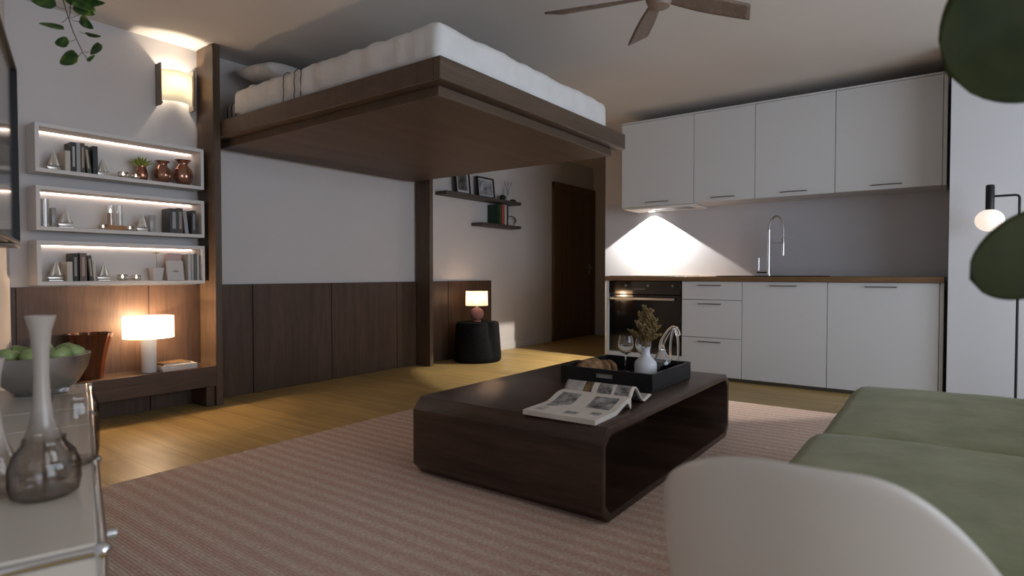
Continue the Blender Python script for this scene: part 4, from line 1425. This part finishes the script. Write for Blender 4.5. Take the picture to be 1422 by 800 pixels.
def thin_glass_nodes(m, tint):
    t = N(m, 'ShaderNodeBsdfTransparent')
    t.inputs[0].default_value = (0.88, 0.85, 0.82, 1)
    g_ = N(m, 'ShaderNodeBsdfGlossy')
    g_.inputs['Roughness'].default_value = 0.03
    f = N(m, 'ShaderNodeLayerWeight')
    f.inputs['Blend'].default_value = 0.4
    mm = N(m, 'ShaderNodeMath', operation='MULTIPLY_ADD')
    mm.inputs[1].default_value = 0.30
    mm.inputs[2].default_value = 0.04
    L(m, f, 'Facing', mm, 0)
    x = N(m, 'ShaderNodeMixShader')
    L(m, mm, 0, x, 0)
    L(m, t, 0, x, 1)
    L(m, g_, 0, x, 2)
    return x


def trumpet(h, s):
    o = [(0, 0), (0.040 * s, 0), (0.046 * s, 0.008), (0.047 * s, 0.03), (0.043 * s, 0.055), (0.030 * s, 0.085), (0.0195 * s, 0.115), (0.0145 * s, 0.15), (0.0125 * s, 0.20), (0.0135 * s, h - 0.07), (0.017 * s, h - 0.03), (0.0245 * s, h)]
    i = [(r - 0.0016, z) for r, z in o[2:]][::-1]
    return MB().lathe(o + i + [(0, 0.006)], seg=40)


tag(trumpet(0.318, 1.0).build('trumpet_vase', smoke('smoked_taupe_tall', 0.318, 0.07), None, True, 60, loc=(0.378, 1.410, CO_Z + 0.0008)), 'tall smoked glass vase with long flared neck in front of the fruit bowl', 'vase', 'long necked smoked vases')
tag(trumpet(0.248, 0.85).build('trumpet_vase', smoke('smoked_taupe_short', 0.248, 0.06), None, True, 60, loc=(0.296, 1.378, CO_Z + 0.0008)), 'shorter smoked glass vase with flared neck at the left picture edge', 'vase', 'long necked smoked vases')
SMK = thin_glass('smoked_clear_glass', (0.96, 0.945, 0.93), 0.06, 0.02, 0.20, (0.30, 0.28, 0.26))
jg = [(0, 0), (0.040, 0), (0.050, 0.006), (0.054, 0.025), (0.0535, 0.055), (0.046, 0.078), (0.034, 0.092), (0.031, 0.098), (0.0325, 0.105)]
MBj = MB().lathe(jg + [(r - 0.002, z) for r, z in jg[2:]][::-1] + [(0, 0.004)], seg=44)
tag(MBj.build('round_jug', SMK, None, True, 60, loc=(0.352, 1.305, CO_Z + 0.0008)), 'small rounded smoked glass vase in front of the tall one', 'vase')
jr = [(0, 0), (0.036, 0), (0.045, 0.006), (0.048, 0.025), (0.049, 0.10), (0.0475, 0.122), (0.041, 0.138), (0.0395, 0.146), (0.042, 0.155)]
MBj = MB().lathe(jr + [(r - 0.0022, z) for r, z in jr[2:]][::-1] + [(0, 0.004)], seg=44)
tag(MBj.build('glass_jar', SMK, None, True, 60, loc=(0.447, 1.482, CO_Z + 0.0008)), 'large clear smoked glass jar near the console edge', 'vase')

# television on the slanted wall
tvo = thing('television', 'flat black television hung over the console on the left wall', 'television', slant(-2.31, 0.0, 1.055), UA)
bz = MB().box(0.115, 0.146, -0.565, 0.565, 0, 0.64, 0.003, 1)
bz.box(0.146, 0.160, -0.565, -0.550, 0, 0.64, 0.001, 1).box(0.146, 0.160, 0.550, 0.565, 0, 0.64, 0.001, 1)
bz.box(0.146, 0.160, -0.55, 0.55, 0, 0.014, 0.001, 1).box(0.146, 0.160, -0.55, 0.55, 0.628, 0.64, 0.001, 1)
bz.build('bezel', BLACK, tvo)
MB().box(0.1462, 0.1475, -0.5495, 0.5495, 0.0145, 0.6275).build('screen', mat('tv_screen', (0.012, 0.012, 0.013), 0.12, spec=0.6), tvo)
MB().box(0.002, 0.116, -0.15, 0.15, 0.2, 0.42, 0.005, 1).build('wall_mount', BLACK, tvo)
MB().box(0.10, 0.158, 0.36, 0.560, -0.012, -0.0005, 0.002, 1).build('soundbar', mat('bronze_trim', (0.30, 0.24, 0.20), 0.4, 0.5), tvo)

# ------------------------------------------------------------------ trailing plant hanging near the left wall
LEAFG = mat('vine_leaf', (0.06, 0.12, 0.02), 0.45, spec=0.4)
tcx = N(LEAFG, 'ShaderNodeTexCoord')
nn = N(LEAFG, 'ShaderNodeTexNoise')
setin(nn, Scale=38.0, Detail=3.0)
L(LEAFG, tcx, 'Object', nn, 'Vector')
rv = ramp(LEAFG, [(0.40, (0.022, 0.060, 0.010)), (0.58, (0.060, 0.125, 0.018)), (0.72, (0.22, 0.24, 0.03))])
L(LEAFG, nn, 'Fac', rv, 'Fac')
L(LEAFG, rv, 'Color', bsdf(LEAFG), 'Base Color')
STEM = mat('vine_stem', (0.10, 0.085, 0.055), 0.7)
CAMR, CAMU = Vector((0.5933, -0.8050, 0)), Vector((0, 0, 1))
VF = Vector((0.805, 0.593, 0))
HP = Vector((0.745, 2.385, 2.04))
vn = thing('trailing_plant', 'green trailing plant with heart shaped leaves hanging beside the television', 'plant', HP)
MB().lathe([(0, 0), (0.06, 0), (0.082, 0.09), (0.088, 0.10), (0.084, 0.10), (0.07, 0.085), (0, 0.08)], seg=32).build('pot', WHITE_MATT, vn)
cd_ = MB()
for k in range(3):
    a = k * 2 * PI / 3
    cd_.tube([(0.085 * math.cos(a), 0.085 * math.sin(a), 0.1), (0, 0, 0.34)], 0.0012, 6)
cd_.tube([(0, 0, 0.34), (0, 0, CH - HP.z - 0.001)], 0.0012, 6)
cd_.build('hanging_cord', STEM, vn)


def V3(a, z, f=0.0):      # across, height, depth around the hanging stem
    return CAMR * a + VF * f + Vector((0, 0, z - HP.z))


stemA = [(-0.05, 2.13, 0.02), (-0.075, 2.10, 0.0), (-0.055, 2.0, 0.0), (-0.034, 1.875, 0), (-0.017, 1.814, 0), (-0.001, 1.765, 0), (0.028, 1.700, 0), (0.050, 1.666, 0)]
MB().tube([V3(*p) for p in stemA], [0.0022] * 4 + [0.0020, 0.0017, 0.0014, 0.001], 8).build('vine', STEM, vn)
MB().tube([V3(*p) for p in [(0.03, 2.13, 0.01), (0.02, 2.09, 0.03), (-0.012, 1.95, 0.012), (-0.012, 1.872, 0.008), (-0.014, 1.815, 0.002)]], 0.0015, 8).build('vine', STEM, vn)


def heart_leaf(base, tip, width, fold, cup, parent, m, nu=10, nv=8, twist=0.0, name='leaf', shape=0.62):
    """leaf surface from base to tip; twist turns it about its own length"""
    base, tip = Vector(base), Vector(tip)
    ax = tip - base
    ln = ax.length
    ax.normalize()
    nrm = (-VF).copy()
    side = ax.cross(nrm).normalized()
    nrm = side.cross(ax).normalized()
    if twist:
        q = Matrix.Rotation(twist, 3, ax)
        side = q @ side
        nrm = q @ nrm

    def f(u, v):
        wd = width * (0.0 if not 0 < u < 1 else math.sqrt(max(0, 1 - (2 * u - 1) ** 2)) if shape > 0.65 else 1.18 * math.sin(PI * u ** 0.55) ** 0.62)
        t_ = v * 2 - 1
        lob = -0.10 * ln * (1 - u) ** 3 * abs(t_) * (1 if u < 0.5 else 0)
        return base + ax * (u * ln + lob) + side * (t_ * wd) + nrm * (fold * abs(t_) * wd - cup * ln * (u - 0.3) ** 2)
    mb = MB()
    mb.grid(nu, nv, f)
    bmesh.ops.remove_doubles(mb.bm, verts=mb.bm.verts, dist=0.0001)
    return mb.build(name, m, parent, True, 80, solid=0.0008)


def PX(x, y, f=0.0):      # leaf places were read off as small offsets; 2 m away, 0.00243 m each
    return V3((x - 100) * 0.002434, 1.8755 - y * 0.002434, f)


for (a, b_, wd, tw) in [((74, 9), (41, 1), 0.017, 0.25), ((103, 7), (129, 22), 0.020, 0.2), ((104, 5), (144, 6), 0.013, 0.5), ((102, 2), (131, 17), 0.018, -0.3),
                        ((108, -2), (134, 2), 0.016, 0.2), ((84, 41), (51, 32), 0.012, 0.7), ((111, 27), (127, 41), 0.015, 0.3), ((118, 48), (138, 52), 0.0085, 1.15),
                        ((92, 60), (73, 60), 0.016, 0.1), ((104, 79), (79, 88), 0.022, 0.1), ((138, 65), (122, 76), 0.017, 0.3), ((119, 85), (129, 77), 0.005, 0.4),
                        ((88, -4), (100, -30), 0.02, 0.1), ((80, -14), (60, -26), 0.02, 0.2), ((100, -12), (122, -22), 0.02, 0.3), ((92, 4), (104, -6), 0.014, 0.3), ((88, -8), (94, 3), 0.015, 0.2)]:
    heart_leaf(PX(*a), PX(*b_), wd, 0.18, 0.10, vn, LEAFG, twist=tw)
for a, b_ in (((74, 9), (89, 14)), ((84, 33), (93, 25)), ((111, 20), (94, 27)), ((110, 31), (97, 29)), ((108, 45), (118, 48)), ((92, 58), (103, 56)), ((104, 80), (112, 73)), ((121, 73), (114, 72)), ((103, 12), (93, 12))):
    MB().tube([PX(*a), PX((a[0] + b_[0]) / 2, (a[1] + b_[1]) / 2 + 1), PX(*b_)], 0.0009, 5).build('leaf_stalk', STEM, vn)

# ------------------------------------------------------------------ big leaved plant at the right edge, close to the camera
RP = Vector((0.93, -0.36, RZ))
rp = thing('rubber_plant', 'large leaved dark green plant at the right edge of the view', 'plant', RP)
MB().lathe([(0, 0.0005), (0.09, 0.0005), (0.12, 0.2), (0.125, 0.24), (0.115, 0.24), (0.105, 0.2), (0, 0.19)], seg=36).build('pot', WHITE_MATT, rp)
MB().lathe([(0, 0.2), (0.104, 0.2), (0, 0.205)], seg=24).build('soil', mat('dark_soil', (0.03, 0.022, 0.016), 0.95), rp)
MB().tube([(0, 0, 0.19), (0.01, 0.01, 0.6), (0.0, 0.02, 1.0), (0.015, 0.03, 1.42)], [0.011, 0.010, 0.009, 0.005], 10).build('stem', mat('bark', (0.08, 0.055, 0.035), 0.8), rp)
RL = noisy('rubber_leaf', (0.014, 0.020, 0.004), (0.030, 0.034, 0.007), 9, 0.7, 0, spec=0.10)
q_ = lambda x, y, z: Vector((x, y, z)) - RP
heart_leaf(q_(1.08, -0.135, 1.330), q_(0.936, 0.003, 1.207), 0.098, 0.12, 0.05, rp, RL, 24, 12, 0.0, 'leaf', 0.75)
heart_leaf(q_(1.074, -0.139, 1.009), q_(0.950, -0.025, 0.943), 0.054, 0.12, 0.05, rp, RL, 24, 12, 0.0, 'leaf', 0.70)
for a, ht, ln in ((200, 0.7, 0.2), (320, 0.82, 0.22), (260, 1.15, 0.22), (290, 1.4, 0.18), (230, 1.42, 0.2)):
    d = Vector((math.cos(R(a)), math.sin(R(a)), 0.25))
    b0 = Vector((0.005, 0.02, ht)) + d * 0.05
    heart_leaf(b0, b0 + d * ln, 0.065, 0.12, 0.12, rp, RL, 12, 8, 0.9, 'leaf', 0.75)
STK = mat('stalk_green', (0.07, 0.09, 0.03), 0.6)
MB().tube([(0.006, 0.025, 1.26), (0.07, 0.10, 1.31), (q_(1.08, -0.135, 1.330))], 0.003, 6).build('leaf_stalk', STK, rp)
MB().tube([(0.0, 0.02, 1.0), (0.07, 0.12, 1.01), (q_(1.074, -0.139, 1.009))], 0.003, 6).build('leaf_stalk', STK, rp)
